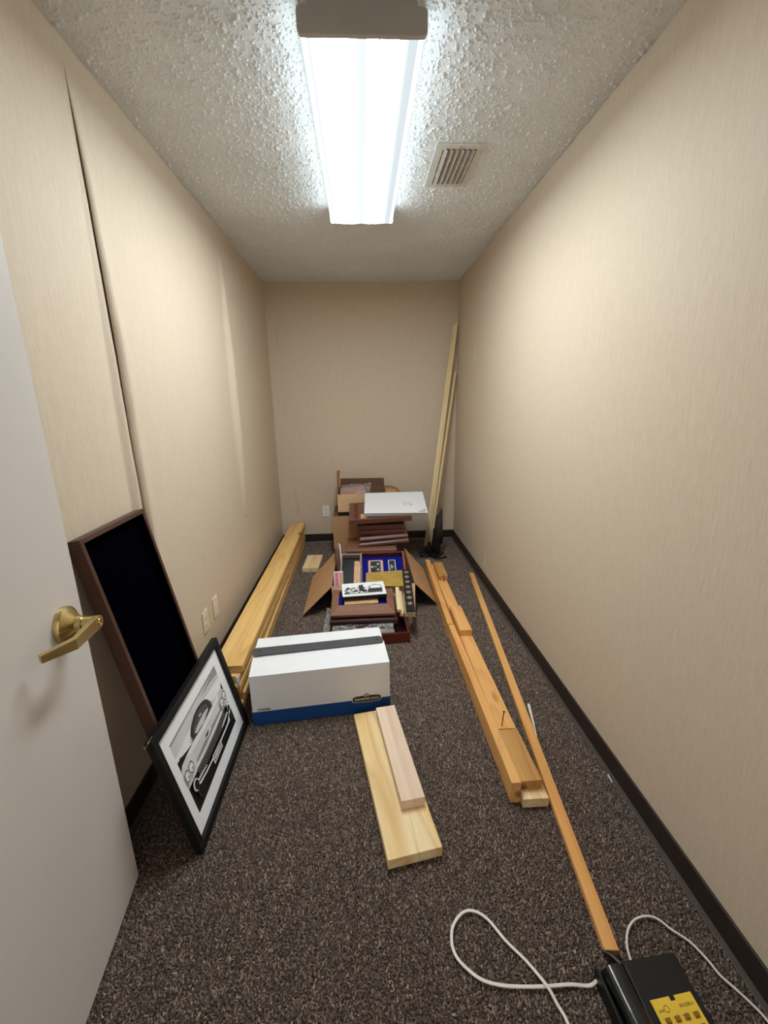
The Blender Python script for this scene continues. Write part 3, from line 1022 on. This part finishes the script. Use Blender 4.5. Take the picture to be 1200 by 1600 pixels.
car.build('car_photograph', ['carbon_black', 'ink_dark', 'ink_mid', 'ink_light', 'ink_pale', 'ink_glass'], pf, recalc=False)
wire = MB().tube(spline([(.030, FH_ + .0006, .012), (.004, FH_ + .0006, .012), (-.008, FH_ - .004, .010), (-.013, FH_ + .002, .009), (-.015, FH_ - .006, .009)], 5), .0009, 6).build('hanging_wire', 'brass', pf, smooth=True)

# ================================================================== FRONT OPEN CARTON
CX0, CX1, CY0, CY1, CZ = -0.235, 0.330, 2.680, 3.400, 0.200
ct = thing('open_carton', 'brown open cardboard carton full of awards with flaps spread on carpet', 'carton')
cth = 0.005
MB().box(CX0, CX1, CY0, CY1, 0.001, 0.006).build('carton_base', 'kraft', ct)
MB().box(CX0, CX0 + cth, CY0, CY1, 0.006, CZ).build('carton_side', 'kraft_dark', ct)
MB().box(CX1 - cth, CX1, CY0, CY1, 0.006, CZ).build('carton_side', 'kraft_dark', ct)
MB().box(CX0 + cth, CX1 - cth, CY0, CY0 + cth, 0.006, CZ).build('carton_side', 'kraft', ct)
MB().box(CX0 + cth, CX1 - cth, CY1 - cth, CY1, 0.006, CZ - .055).build('carton_side', 'kraft', ct)
def sheet(name, quad, mat, parent, th=0.004):
    return MB().slab(quad, th).build(name, mat, parent)
sheet('carton_flap', [(CX0, CY0, CZ), (CX0, CY1, CZ), (-0.435, 3.26, 0.030), (-0.432, 2.64, 0.020)], 'kraft', ct)
sheet('carton_flap', [(CX1, CY1, CZ), (CX1, CY0, CZ), (0.487, 2.735, 0.022), (0.482, 3.33, 0.035)], 'kraft', ct)
sheet('carton_flap', [(CX1, CY0, CZ), (CX0, CY0, CZ), (CX0 + .01, 2.635, 0.012), (0.318, 2.56, 0.012)], 'kraft_light', ct)

# --- contents of the carton
def plaque(name, mat, W_, D_, T_, loc, rot, label, group=None, bevel=0.006, cat='plaque', chamfer=0.010):
    """wooden plaque with a sloped rim, centred, bottom at z=0; local x is the long side"""
    m = MB()
    a, b = W_ / 2, D_ / 2
    z1_ = T_ * 0.55
    b0 = [(-a, -b, 0), (a, -b, 0), (a, b, 0), (-a, b, 0)]
    b1 = [(-a, -b, z1_), (a, -b, z1_), (a, b, z1_), (-a, b, z1_)]
    c = chamfer
    b2 = [(-a + c, -b + c, T_), (a - c, -b + c, T_), (a - c, b - c, T_), (-a + c, b - c, T_)]
    m.add(b0 + b1 + b2, [(3, 2, 1, 0), (8, 9, 10, 11)] + [(i, (i + 1) % 4, 4 + (i + 1) % 4, 4 + i) for i in range(4)] + [(4 + i, 4 + (i + 1) % 4, 8 + (i + 1) % 4, 8 + i) for i in range(4)])
    o = m.build(name, mat, bevel=0.0012)
    put(o, loc, rot)
    return tag(o, label, cat, group)

def tray(name, label, cat, W_, D_, T_, loc, rot, wood_m, floor_m, bw=0.012, fl_z=0.008, side_m=None):
    """shallow open case, x centred, y from 0 (front) to D_, z from 0"""
    t = thing(name, label, cat, loc, rot)
    a = W_ / 2
    MB().box(-a + bw * .5, a - bw * .5, bw * .5, D_ - bw * .5, 0.001, fl_z).build('lining', floor_m, t)
    for (x0, x1) in ((-a, -a + bw), (a - bw, a)):
        o = MB().box(0, D_, -bw / 2, bw / 2, 0, T_).build('side_panel', side_m or wood_m, t, bevel=0.001)
        put(o, ((x0 + x1) / 2, 0, 0), (0, 0, math.pi / 2))
    for (y0, y1) in ((0, bw), (D_ - bw, D_)):
        MB().box(-a + bw, a - bw, y0, y1, 0, T_).build('side_panel', wood_m, t, bevel=0.001)
    return t

# blue velvet award case leaning in the carton
bc = tray('award_case', 'mahogany award case lined in royal blue with black starred plate', 'award case', 0.325, 0.300, 0.050, (0.125, 2.80, 0.122), (math.radians(27), 0, 0.0), 'mahogany', 'blue_velvet', side_m='orange_wood')
def star(cx, cy, r, n=5, rot=math.pi / 2):
    return [(cx + (r if k % 2 == 0 else r * .42) * math.cos(rot + math.pi * k / n), cy + (r if k % 2 == 0 else r * .42) * math.sin(rot + math.pi * k / n)) for k in range(2 * n)]
def rrect(x0, x1, y0, y1, r, n=4):
    out = []
    for cx, cyy, a0 in ((x1 - r, y1 - r, 0), (x0 + r, y1 - r, 90), (x0 + r, y0 + r, 180), (x1 - r, y0 + r, 270)):
        out += [(cx + r * math.cos(math.radians(a0 + 90 * k / n)), cyy + r * math.sin(math.radians(a0 + 90 * k / n))) for k in range(n + 1)]
    return out
pl = MB().prism(rrect(-.108, .004, .120, .252, .012), .008, .0125).build('award_plate', 'skin', bc)
MB().prism(rrect(-.096, -.008, .126, .246, .010), .0125, .0133).build('plate_border', 'silver', pl)
MB().prism(rrect(-.091, -.013, .131, .241, .006), .0133, .0139).build('plate_field', 'plate_black', pl)
for (x, y) in ((-.078, .185), (-.036, .212), (-.036, .158)):
    MB().prism(star(x, y, .012), .0139, .0142).build('star', 'silver', pl)
mk = MB()
for k in range(3):
    mk.box(-.062 + k * .006, -.058 + k * .006, .176, .196, .0139, .0141)
mk.build('plate_emblem', 'coin', pl)
MB().box(-.021, -.018, .140, .232, .0139, .0141).build('plate_lettering', 'coin', pl)
p2_ = MB().prism(rrect(.042, .096, .090, .250, .008), .008, .0115).build('award_plate', 'silver', bc)
MB().prism(rrect(.047, .091, .095, .245, .006), .0115, .0121).build('plate_field', 'plate_black', p2_)
mk = MB()
mk.box(.054, .056, .150, .205, .0121, .0123).box(.064, .070, .165, .200, .0121, .0123).prism(star(.080, .182, .006, 4), .0121, .0123)
mk.build('plate_lettering', 'silver', p2_)

# black lined box with a tan snapshot, to its left
bb = tray('photo_box', 'grey edged black box holding a tan snapshot inside the carton', 'box', 0.150, 0.29, 0.05, (-0.112, 2.78, 0.125), (math.radians(29), 0, -0.03), 'grey_edge', 'black_plastic', bw=.010)
MB().box(.022, .060, .02, .245, .009, .016).build('snapshot', 'photo_tan', bb)
MB().box(.058, .066, .01, .20, .016, .032).build('snapshot_edge', 'cream_print', bb)
# tall thin frame standing at the carton's back left
fr2 = thing('thin_frame', 'thin wooden frame with white edge standing in carton rear left', 'frame', (-0.176, 2.98, 0.03), (math.radians(-16), 0, math.radians(8)))
MB().box(-.004, .004, 0, .20, 0, .345).build('white_edge', 'page', fr2, bevel=0.001)
MB().box(.005, .020, -.002, .20, 0, .35).build('wood_side', 'plaque2', fr2, bevel=0.001)
MB().box(-.035, -.005, .01, .19, 0, .31).build('brown_side', 'plaque', fr2, bevel=0.001)
# pink card
pc = thing('pink_card', 'pink and white printed card standing in carton front left corner', 'card', (-0.180, 2.722, 0.155), (math.radians(-20), 0, 0.02))
MB().box(-.040, .022, 0, .004, 0, .125).build('card', 'page', pc)
MB().box(-.034, -.008, -.0006, 0, .002, .118).build('pink_field', 'pink', pc)
MB().box(-.004, .020, -.0006, 0, .002, .118).build('tan_field', 'photo_tan', pc)
# gold plate
gp = MB().slab([(-0.005, 2.640, 0.2085), (0.250, 2.628, 0.2085), (0.262, 2.870, 0.222), (0.000, 2.842, 0.222)], .002)
gp = tag(gp.build('gold_plate', 'gold'), 'flat gold metal plate lying over the carton front edge', 'plate')
ring = MB().tube([(.085 + .022 * math.cos(a), 2.77 + .030 * math.sin(a), .2205) for a in [2 * math.pi * k / 20 for k in range(21)]], .002, 6).build('raised_ring', 'gold', gp, smooth=True)
# black strip with seven discs
v0, v1 = Vector((0.283, 2.835, 0.232)), Vector((0.262, 2.335, 0.170))
cs = thing('coin_strip', 'black strip set with a row of seven pewter discs', 'strip')
L_ = (v1 - v0).length
ex = (v1 - v0).normalized(); ey = Vector((0, 0, 1)).cross(ex).normalized(); ez = ex.cross(ey)
cs.matrix_world = Matrix(((ex.x, ey.x, ez.x, v0.x), (ex.y, ey.y, ez.y, v0.y), (ex.z, ey.z, ez.z, v0.z), (0, 0, 0, 1)))
MB().box(0, L_, -.027, .027, 0, .010).build('strip', 'black_plastic', cs, bevel=.001)
for k in range(7):
    d = MB().lathe([(.016, 0), (.016, .002), (.013, .003), (.012, .0025)], 18).build('disc', 'coin', cs, smooth=True)
    put(d, (.045 + k * .064, 0, .010))
# kraft sheet beneath it
# slim wood trims on the right of the frame stack
for k, (x, z, nm) in enumerate(((0.196, .150, 'upper of two thin gold wood strips right of the picture stack'), (0.212, .118, 'lower of two thin gold wood strips right of the picture stack'))):
    o = MB().box(0, .26, -.012, .012, 0, .020).build('wood_strip', 'lath', bevel=.001)
    put(o, (x, 2.375 + .005 * k, z), (0, math.radians(-7), math.pi / 2 - .03))
    tag(o, nm, 'strip')

# --- stack in front of the carton
rb = tray('mahogany_tray', 'open dark red mahogany tray on the carpet behind white box', 'tray', 0.405, 0.275, 0.062, (0.049, 2.272, 0.002), (0, 0, 0.035), 'mahogany', 'plaque_dark', bw=.013)
plaque('plaque', 'grey_edge', 0.30, 0.26, 0.022, (0.010, 2.425, 0.048), (math.radians(2), 0, 0.02), 'grey faced plaque lying in the mahogany tray', 'award plaques', chamfer=.006)
plaque('plaque', 'plaque_dark', 0.36, 0.25, 0.024, (-0.020, 2.455, 0.0745), (math.radians(2), 0, 0.0), 'plastic wrapped dark plaque above the mahogany tray', 'award plaques')
plaque('plaque', 'plaque_dark', 0.405, 0.265, 0.018, (-0.022, 2.472, 0.104), (math.radians(5), 0, -0.01), 'dark brown plaque directly beneath the blue lined frame, lower one', 'award plaques')
plaque('plaque', 'plaque_dark', 0.412, 0.270, 0.020, (-0.022, 2.472, 0.124), (math.radians(6.5), 0, 0.0), 'glossy dark brown plaque directly beneath the blue lined frame, upper one', 'award plaques')
sf = thing('shadow_frame', 'brown wooden frame with blue velvet inside, lying under the street sketch', 'frame', (-0.026, 2.346, 0.146), (math.radians(8), 0, 0.0))
W2, D2 = 0.196, 0.278
def bevel_rail(p_out0, p_out1, p_in1, p_in0, zo, zi, nm='frame_rail'):
    m = MB()
    m.hexa([(p_out0[0], p_out0[1], 0), (p_out1[0], p_out1[1], 0), (p_in1[0], p_in1[1], 0), (p_in0[0], p_in0[1], 0)],
           [(p_out0[0], p_out0[1], zo), (p_out1[0], p_out1[1], zo), (p_in1[0], p_in1[1], zi), (p_in0[0], p_in0[1], zi)])
    return m.build(nm, 'plaque2', sf, bevel=.001)
bi = 0.046; bf_ = 0.078
bevel_rail((-W2, 0), (W2, 0), (W2 - bi, bf_), (-W2 + bi, bf_), .016, .034)
bevel_rail((W2, D2), (-W2, D2), (-W2 + bi, D2 - bi), (W2 - bi, D2 - bi), .016, .034)
bevel_rail((W2, 0), (W2, D2), (W2 - bi, D2 - bi), (W2 - bi, bf_), .016, .034)
bevel_rail((-W2, D2), (-W2, 0), (-W2 + bi, bf_), (-W2 + bi, D2 - bi), .016, .034)
MB().box(-W2 + .03, W2 - .03, .03, D2 - .03, .0005, .008).build('velvet_back', 'blue_velvet', sf)
o = MB().box(-.115, .095, .004, .120, 0, .012).build('tan_print', 'photo_tan', None, bevel=.001)
put(o, (-0.024, 2.432, 0.176), (math.radians(8), 0, 0.05))
tag(o, 'pale tan wooden print lying on the blue velvet under the sketch', 'print')
sk = thing('sketch_tile', 'framed black and white street sketch lying on the blue lined frame', 'picture', (-0.012, 2.462, 0.206), (math.radians(3.5), 0, 0.085))
MB().box(-.138, .138, 0, .170, 0, .022).build('tile_block', 'carbon_black', sk, bevel=.001)
MB().box(-.138, .138, 0, .170, .0222, .026).build('tile_face', 'ink_pale', sk, bevel=.001)
sm = MB()
def ink(pts, mi):
    lay[0] += 1
    sm.add([(x, y, .0262 + .00003 * (lay[0] % 60)) for x, y in pts], [tuple(range(len(pts)))], mi)
random.seed(3)
for k in range(46):
    cx_, cy_ = random.uniform(-.12, .02), random.uniform(.035, .105)
    r_ = random.uniform(.004, .012)
    ink([(cx_ + r_ * random.uniform(.6, 1.3) * math.cos(a), cy_ + r_ * random.uniform(.6, 1.3) * math.sin(a)) for a in [2 * math.pi * j / 7 for j in range(7)]], random.choice([0, 1, 1, 2]))
ink([(.02, .03), (.115, .035), (.12, .075), (.03, .08)], 1)
ink([(.035, .08), (.12, .078), (.115, .12), (.075, .135), (.03, .11)], 2)
ink([(.045, .085), (.115, .085), (.108, .115), (.075, .122), (.045, .108)], 3)
ink([(-.03, .05), (.0, .05), (.0, .14), (-.03, .13)], 1)
ink([(-.125, .022), (.12, .026), (.12, .032), (-.125, .030)], 2)
sm.build('street_sketch', ['carbon_black', 'ink_dark', 'ink_mid', 'ink_pale'], sk, recalc=False)
# clear plastic wrapping
def film(name, quad, label, amp=.010, nu=14, nv=10):
    q = [Vector(p) for p in quad]
    m = MB()
    nrm = (q[1] - q[0]).cross(q[3] - q[0]).normalized()
    ph = [random.uniform(0, 6) for _ in range(4)]
    def fn(u, v):
        p = q[0] * (1 - u) * (1 - v) + q[1] * u * (1 - v) + q[2] * u * v + q[3] * (1 - u) * v
        d = amp * (math.sin(9 * u + ph[0] + 3 * v) * math.sin(7 * v + ph[1]) + .5 * math.sin(23 * u + ph[2]) * math.sin(17 * v + ph[3]))
        return p + nrm * d
    m.grid(fn, nu * 2, nv * 2)
    return tag(m.build(name, 'clear', smooth=True, recalc=False), label, 'plastic film')
film('plastic_wrap', [(-0.215, 2.300, 0.064), (0.150, 2.305, 0.066), (0.165, 2.36, 0.118), (-0.205, 2.36, 0.112)], 'crinkled clear plastic wrap around plaques above the tray', .007)
film('plastic_wrap', [(-0.285, 2.36, 0.014), (-0.225, 2.33, 0.030), (-0.228, 2.43, 0.165), (-0.250, 2.47, 0.150)], 'wisp of clear plastic hanging at left of frame stack', .012)
film('plastic_wrap', [(0.262, 2.40, 0.020), (0.300, 2.50, 0.06), (0.256, 2.56, 0.19), (0.240, 2.46, 0.150)], 'wisp of clear plastic beside the disc strip', .009)

# ================================================================== PLAQUE TOWER behind the carton
yb = 3.585
sc_ = thing('low_carton', 'low closed brown carton on the floor carrying the plaque tower', 'carton', (0.052, 3.61, 0))
MB().box(-.20, .20, -.15, .14, 0.002, .152).build('carton_body', 'kraft', sc_, bevel=.002)
MB().box(-.20, .20, -.03, .03, .152, .1528).build('packing_tape', 'kraft_light', sc_)
plaque('plaque', 'plaque_dark', 0.395, 0.28, 0.026, (0.060, yb - .045, 0.1535), (0, 0, -0.01), 'dark brown plaque just behind the blue award case', 'plaques in the tower')
plaque('plaque', 'plaque2', 0.425, 0.30, 0.026, (0.052, yb - .055, 0.184), (math.radians(1.5), 0, 0.0), 'light brown broad plaque at the foot of the leaning plaques', 'plaques in the tower', chamfer=.006)
plaque('plaque', 'plaque', 0.43, 0.30, 0.030, (0.155, yb + .005, 0.232), (math.radians(4), math.radians(-3.5), 0.035), 'pinkish brown tilted plaque, lowest of the leaning ones', 'plaques in the tower', chamfer=.012)
plaque('plaque', 'plaque', 0.415, 0.29, 0.030, (0.158, yb + .01, 0.276), (math.radians(5), math.radians(-3.0), 0.02), 'brown tilted plaque, second of the leaning ones', 'plaques in the tower', chamfer=.012)
plaque('plaque', 'plaque_mid', 0.390, 0.27, 0.036, (0.150, yb + .02, 0.318), (math.radians(6), math.radians(-1), 0.0), 'dark reddish brown plaque, third of the leaning ones', 'plaques in the tower', chamfer=.004)
plaque('plaque', 'plaque_mid', 0.405, 0.27, 0.040, (0.138, yb + .02, 0.366), (math.radians(8), math.radians(-0.5), 0.0), 'dark reddish brown plaque right below the wide brown case', 'plaques in the tower', chamfer=.004)
wc = thing('wooden_case', 'wide brown wooden case with dark red strip under the white box', 'case', (0.136, 3.445, 0.415), (math.radians(15), math.radians(-2.0), 0.0))
MB().box(-.262, .262, 0, .30, 0, .042).build('case_body', 'plaque', wc, bevel=.002)
MB().box(-.222, -.185, .02, .28, .042, .0435).build('red_strip', 'mahogany', wc)
MB().box(-.165, -.115, .02, .09, .042, .043).build('name_label', 'photo_tan', wc)
wx = thing('white_box', 'flat white cardboard box lying on top of the plaque tower', 'box', (0.262, 3.452, 0.470), (math.radians(14.5), math.radians(-0.3), math.radians(-2)))
MB().box(-.258, .255, 0, .365, 0, .030).build('box_base', 'page_edge', wx, bevel=.001)
lidm = MB()
lidm.hexa([(-.262, -.004, .030), (.268, -.012, .026), (.262, .372, .030), (-.262, .372, .030)], [(-.262, -.004, .034), (.268, -.012, .029), (.262, .372, .034), (-.262, .372, .034)])
lid = lidm.build('box_lid', 'page', wx, bevel=.001)
pm = MB()
for (x, y, s_) in ((.085, .14, .012), (.13, .17, .010), (.085, .18, .009), (.135, .13, .014), (.11, .15, .007)):
    pm.prism(rrect(x - s_, x + s_ * 1.2, y - s_ * .7, y + s_ * .7, s_ * .5, 3), .0330, .0345)
pm.build('faint_stamp', 'page_edge', lid)

# ================================================================== BACK CARTONS
c2 = thing('tall_carton', 'tall brown cardboard carton standing against the end wall', 'carton')
x0, x1, y0, y1, zt = -0.288, 0.235, 3.765, 4.195, 0.395
MB().box(x0, x1, y0, y0 + .005, 0.002, zt).build('carton_side', 'kraft', c2)
MB().box(x0, x1, y1 - .005, y1, 0.002, zt).build('carton_side', 'kraft', c2)
MB().box(x0, x0 + .005, y0 + .005, y1 - .005, 0.002, zt).build('carton_side', 'kraft', c2)
MB().box(x1 - .005, x1, y0 + .005, y1 - .005, 0.002, zt).build('carton_side', 'kraft', c2)
MB().box(x0 + .005, x1 - .005, y0 + .005, y1 - .005, 0.002, .008).build('carton_base', 'kraft', c2)
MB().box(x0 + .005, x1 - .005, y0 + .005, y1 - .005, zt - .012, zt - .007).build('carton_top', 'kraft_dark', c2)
o = MB().box(-0.238, 0.215, 3.810, 4.17, zt - .0065, zt + .030).build('gap_shade_slab', 'black_plastic', bevel=.002)  # black slab added to stand in for the shaded gap under the top carton
tag(o, 'flat black slab added as the dark shade between the two end wall cartons', 'case')
c3 = thing('top_carton', 'small open cardboard carton on top with one flap upright', 'carton')
x0, x1, y0, y1, zb_, zt = -0.238, 0.206, 3.800, 4.165, 0.426, 0.590
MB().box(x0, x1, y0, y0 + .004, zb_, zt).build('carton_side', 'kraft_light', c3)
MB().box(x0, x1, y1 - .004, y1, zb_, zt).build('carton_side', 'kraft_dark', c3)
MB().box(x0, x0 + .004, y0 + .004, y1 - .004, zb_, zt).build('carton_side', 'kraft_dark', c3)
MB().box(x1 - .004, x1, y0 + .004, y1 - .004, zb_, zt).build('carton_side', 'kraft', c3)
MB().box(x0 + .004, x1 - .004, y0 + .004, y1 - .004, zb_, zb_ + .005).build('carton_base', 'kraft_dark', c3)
sheet('carton_flap', [(x0, y0, zt), (x0, y1, zt), (x0 + .012, y1, zt + .165), (x0 + .006, y0, zt + .215)], 'kraft', c3)
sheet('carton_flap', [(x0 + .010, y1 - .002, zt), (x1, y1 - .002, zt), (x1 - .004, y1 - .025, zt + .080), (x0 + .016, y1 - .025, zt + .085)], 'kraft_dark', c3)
fm = MB()
fm.grid(lambda u, v: (x1 + .165 * math.sin(u * 1.25), y0 + .03 + (y1 - y0 - .04) * v, zt + .02 * u - .075 * u * u * 1.2), 8, 2)
o = fm.build('carton_flap', 'kraft', c3, smooth=True, recalc=False)
sd = o.modifiers.new('t', 'SOLIDIFY'); sd.thickness = .004
plaque('plaque', 'skin', 0.24, 0.20, 0.030, (-0.105, 4.00, 0.560), (math.radians(8), math.radians(-6), 0.06), 'pinkish plaque in clear plastic inside the top carton', 'award plaques')
o = MB().box(-.15, .15, -.10, .10, 0, .105).build('inner_box', 'plaque', bevel=.002)
put(o, (-.04, 3.985, .432)); tag(o, 'brown box filling the top carton beneath the plaque', 'box')
film('plastic_wrap', [(-0.215, 3.87, 0.585), (0.060, 3.87, 0.588), (0.075, 4.10, 0.635), (-0.215, 4.10, 0.620)], 'clear plastic over the plaque in the top carton', .006)

# ================================================================== CORNER: LEANING LATHS + MONITOR
def lath(p, q, wd, th, label):
    p, q = Vector(p), Vector(q)
    ex = (q - p).normalized()
    ey = Vector((0, 0, 1)).cross(ex).normalized()
    ey = (Vector((1, -0.15, 0)) - ex * Vector((1, -0.15, 0)).dot(ex)).normalized()
    ez = ex.cross(ey)
    o = MB().box(0, (q - p).length, -wd / 2, wd / 2, -th / 2, th / 2).build('wood_lath', 'lath', bevel=.0012)
    o.matrix_world = Matrix(((ex.x, ey.x, ez.x, p.x), (ex.y, ey.y, ez.y, p.y), (ex.z, ey.z, ez.z, p.z), (0, 0, 0, 1)))
    return tag(o, label, 'lath', 'laths leaning in the far right corner')
lath((0.588, 3.945, 0.022), (0.879, 4.196, 2.060), .026, .018, 'pale wooden lath leaning in the far corner, leftmost and tallest')
lath((0.612, 3.930, 0.022), (0.893, 4.160, 2.075), .020, .016, 'pale wooden lath leaning in the far corner, middle one')
lath((0.632, 3.920, 0.022), (0.896, 4.190, 1.650), .020, .016, 'pale wooden lath leaning in the far corner, shortest on the right')

mo = thing('monitor', 'black flat monitor on its stand seen side on in the corner', 'monitor', (0.652, 3.765, 0), (0, 0, math.radians(-25)))
MB().prism([(-.085, -.085), (.055, -.10), (.075, .02), (.05, .10), (-.06, .11), (-.095, .02)], 0.002, .028).build('stand_base', 'black_gloss', mo, bevel=.004)
MB().hexa([(-.030, -.07, .028), (.034, -.07, .028), (.034, .07, .028), (-.030, .07, .028)], [(.000, -.06, .20), (.040, -.06, .20), (.040, .06, .20), (.000, .06, .20)]).build('stand_neck', 'black_plastic', mo, bevel=.003)
MB().hexa([(-.010, -.105, .085), (.042, -.105, .085), (.050, .10, .085), (.002, .10, .085)], [(.006, -.100, .275), (.040, -.100, .305), (.046, .09, .305), (.010, .09, .275)]).build('rear_housing', 'black_plastic', mo, bevel=.004)
MB().hexa([(.012, -.085, .27), (.042, -.085, .27), (.044, .09, .27), (.016, .09, .27)], [(.024, -.080, .400), (.044, -.080, .400), (.046, .085, .425), (.028, .085, .425)]).build('screen_panel', 'dark_grey', mo, bevel=.003)
cb = MB().tube(spline([(-.03, -.11, .03), (-.09, -.13, .012), (-.12, -.06, .03), (-.085, .01, .06), (-.05, -.05, .08), (-.10, -.12, .05), (-.13, -.04, .018), (-.07, .04, .012), (.02, -.12, .012), (.09, -.10, .010), (.12, -.05, .010)], 8), .007, 8).build('cable', 'black_gloss', mo, smooth=True)
MB().lathe([(.026, 0), (.026, .03), (.020, .05), (.010, .10)], 14).build('cable_plug', 'black_plastic', mo, smooth=True).location = (-.045, -.045, .03)

# ================================================================== TELEPHONE
ph_ang = math.radians(3.6)
ph = thing('telephone', 'black desk telephone with yellow keypad card on the carpet', 'telephone', (0.536, 0.712, 0), (0, 0, ph_ang))
# local: x right, -y towards the viewer; body rises towards the back
PWd, PL = 0.205, 0.235
body = MB()
body.prism([(0, .0), (0, .052), (-.010, .056), (-PL + .01, .030), (-PL, .022), (-PL, .0)], 0.066, PWd, axis='x')
body.build('phone_body', 'black_plastic', ph, bevel=.003)
cr = MB()
cr.prism([(-.002, 0), (-.002, .036), (-.03, .030), (-.06, .026), (-.17, .018), (-.20, .020), (-PL, .016), (-PL, 0)], 0.004, 0.064, axis='x')
cr.build('cradle', 'black_plastic', ph, bevel=.002)
MB().prism([(0.000, 0), (0.000, .044), (-.012, .050), (-PL, .026), (-PL, 0)], -0.002, 0.004, axis='x').build('cradle_rim', 'black_plastic', ph, bevel=.001)
hs = MB()
def hsec(t):
    y = -.014 - t * .205
    e = 1 if (t < .2 or t > .8) else 0
    bul = max(0, 1 - t / .27) + max(0, 1 - (1 - t) / .27)
    bul = min(1, bul)
    hwid = .0260 + .0030 * bul
    top = .072 - .007 * t + .010 * bul * (0.3) + .004 * math.sin(math.pi * t)
    bot = .040 - .010 * t - .012 * bul + .004 * math.sin(math.pi * t)
    c = .034
    pts = []
    for k in range(16):
        a = 2 * math.pi * k / 16
        cx_, sx_ = math.cos(a), math.sin(a)
        sx2 = math.copysign(abs(cx_) ** .85, cx_); sz2 = math.copysign(abs(sx_) ** .9, sx_)
        pts.append((c + hwid * sx2, y, (top + bot) / 2 + (top - bot) / 2 * sz2))
    return pts
add_loft(hs, [hsec(k / 20) for k in range(21)])
hs.build('handset', 'black_gloss', ph, smooth=True)
slope = math.atan2(.026, PL - .02)
def on_top(x, y):
    return Matrix.Translation((x, y, .056 - (-y - .010) * math.tan(slope) + .0006)) @ Matrix.Rotation(slope, 4, 'X')
card = thing  # placeholder name kept local
kc = MB()
kw, kl = .104, .150
kc.add([(0, 0, 0), (.048, 0, 0), (.048, -.008, 0), (.060, -.008, 0), (.060, 0, 0), (kw, 0, 0), (kw, -kl, 0), (0, -kl, 0)], [(0, 7, 6, 5, 4, 3, 2, 1)])
kco = kc.build('keypad_card', 'yellow', ph, recalc=False)
kco.matrix_local = on_top(.086, -.074) @ Matrix.Rotation(math.radians(1.5), 4, 'Z')
sd = kco.modifiers.new('t', 'SOLIDIFY'); sd.thickness = .0010; sd.offset = 1
text_obj('card_lettering', 'BOULDER B 1', .0075, 'key', kco, Matrix.Translation((.080, -.018, .0012)) , .0001, width=.036)
text_obj('card_lettering', 'LINE', .006, 'key', kco, Matrix.Translation((.014, -.020, .0012)), .0001, width=.013)
MB().tube([(.028 + .006 * math.cos(a), -.018 + .006 * math.sin(a), .0013) for a in [math.pi / 3 * k for k in range(7)]], .0007, 4).build('card_symbol', 'key', kco)
km = None
for r_ in range(6):
    for c_ in range(4):
        if km is None:
            ko = MB().hexa([(-.0065, -.005, 0), (.0065, -.005, 0), (.0065, .005, 0), (-.0065, .005, 0)], [(-.0055, -.0035, .004), (.0055, -.0035, .004), (.0055, .0045, .005), (-.0055, .0045, .005)]).build('key', 'key', kco, bevel=.0008)
            km = ko
        else:
            ko = km.copy(); COL.objects.link(ko)
        ko.location = (.018 + c_ * .0235, -.036 - r_ * .0190, .0010)
dm = MB()
for r_ in range(6):
    for c_ in range(4):
        dm.box(.008 + c_ * .0235, .0088 + c_ * .0235, -.041 - r_ * .019, -.038 - r_ * .019, .001, .0013)
        dm.box(.008 + c_ * .0235, .0088 + c_ * .0235, -.034 - r_ * .019, -.031 - r_ * .019, .001, .0013)
dm.build('key_marks', 'key', kco)
bt = MB().tube(spline([(.078, .002, .022), (.066, .030, .016), (.052, .045, .010)], 5), .006, 8).build('cable_boot', 'black_plastic', ph, smooth=True)

def cord(name, pts, r, label, flat=0.55):
    o = MB().tube(spline([(x, y, z) for x, y, z in pts], 7), r, 8, flat).build(name, 'cord', smooth=True)
    return tag(o, label, 'cable')
c1 = [(0.434, 0.560), (0.434, 0.638), (0.424, 0.671), (0.412, 0.701), (0.382, 0.754), (0.342, 0.801), (0.308, 0.852), (0.274, 0.874), (0.241, 0.871), (0.209, 0.842), (0.198, 0.804), (0.206, 0.772), (0.233, 0.743), (0.26, 0.725), (0.297, 0.714), (0.343, 0.708), (0.406, 0.7045), (0.47, 0.704), (0.516, 0.699), (0.536, 0.701)]
cord('white_cable', [(x, y, .006 + (.006 if 0.36 < x < 0.44 and abs(y - .704) < .03 and i < 6 else 0) + (.012 if i >= len(c1) - 1 else 0)) for i, (x, y) in enumerate(c1)], .0040, 'white flat cable looped on carpet left of the telephone')
c2_ = [(0.632, 0.715), (0.647, 0.738), (0.655, 0.768), (0.678, 0.802), (0.712, 0.825), (0.75, 0.831), (0.776, 0.822), (0.797, 0.796), (0.825, 0.768), (0.842, 0.73), (0.850, 0.698), (0.866, 0.672), (0.881, 0.645), (0.893, 0.613), (0.896, 0.55)]
cord('white_cable', [(x, y, .006 + (.016 if i == 0 else 0)) for i, (x, y) in enumerate(c2_)], .0030, 'white thin cable running from telephone to right baseboard', 0.8)
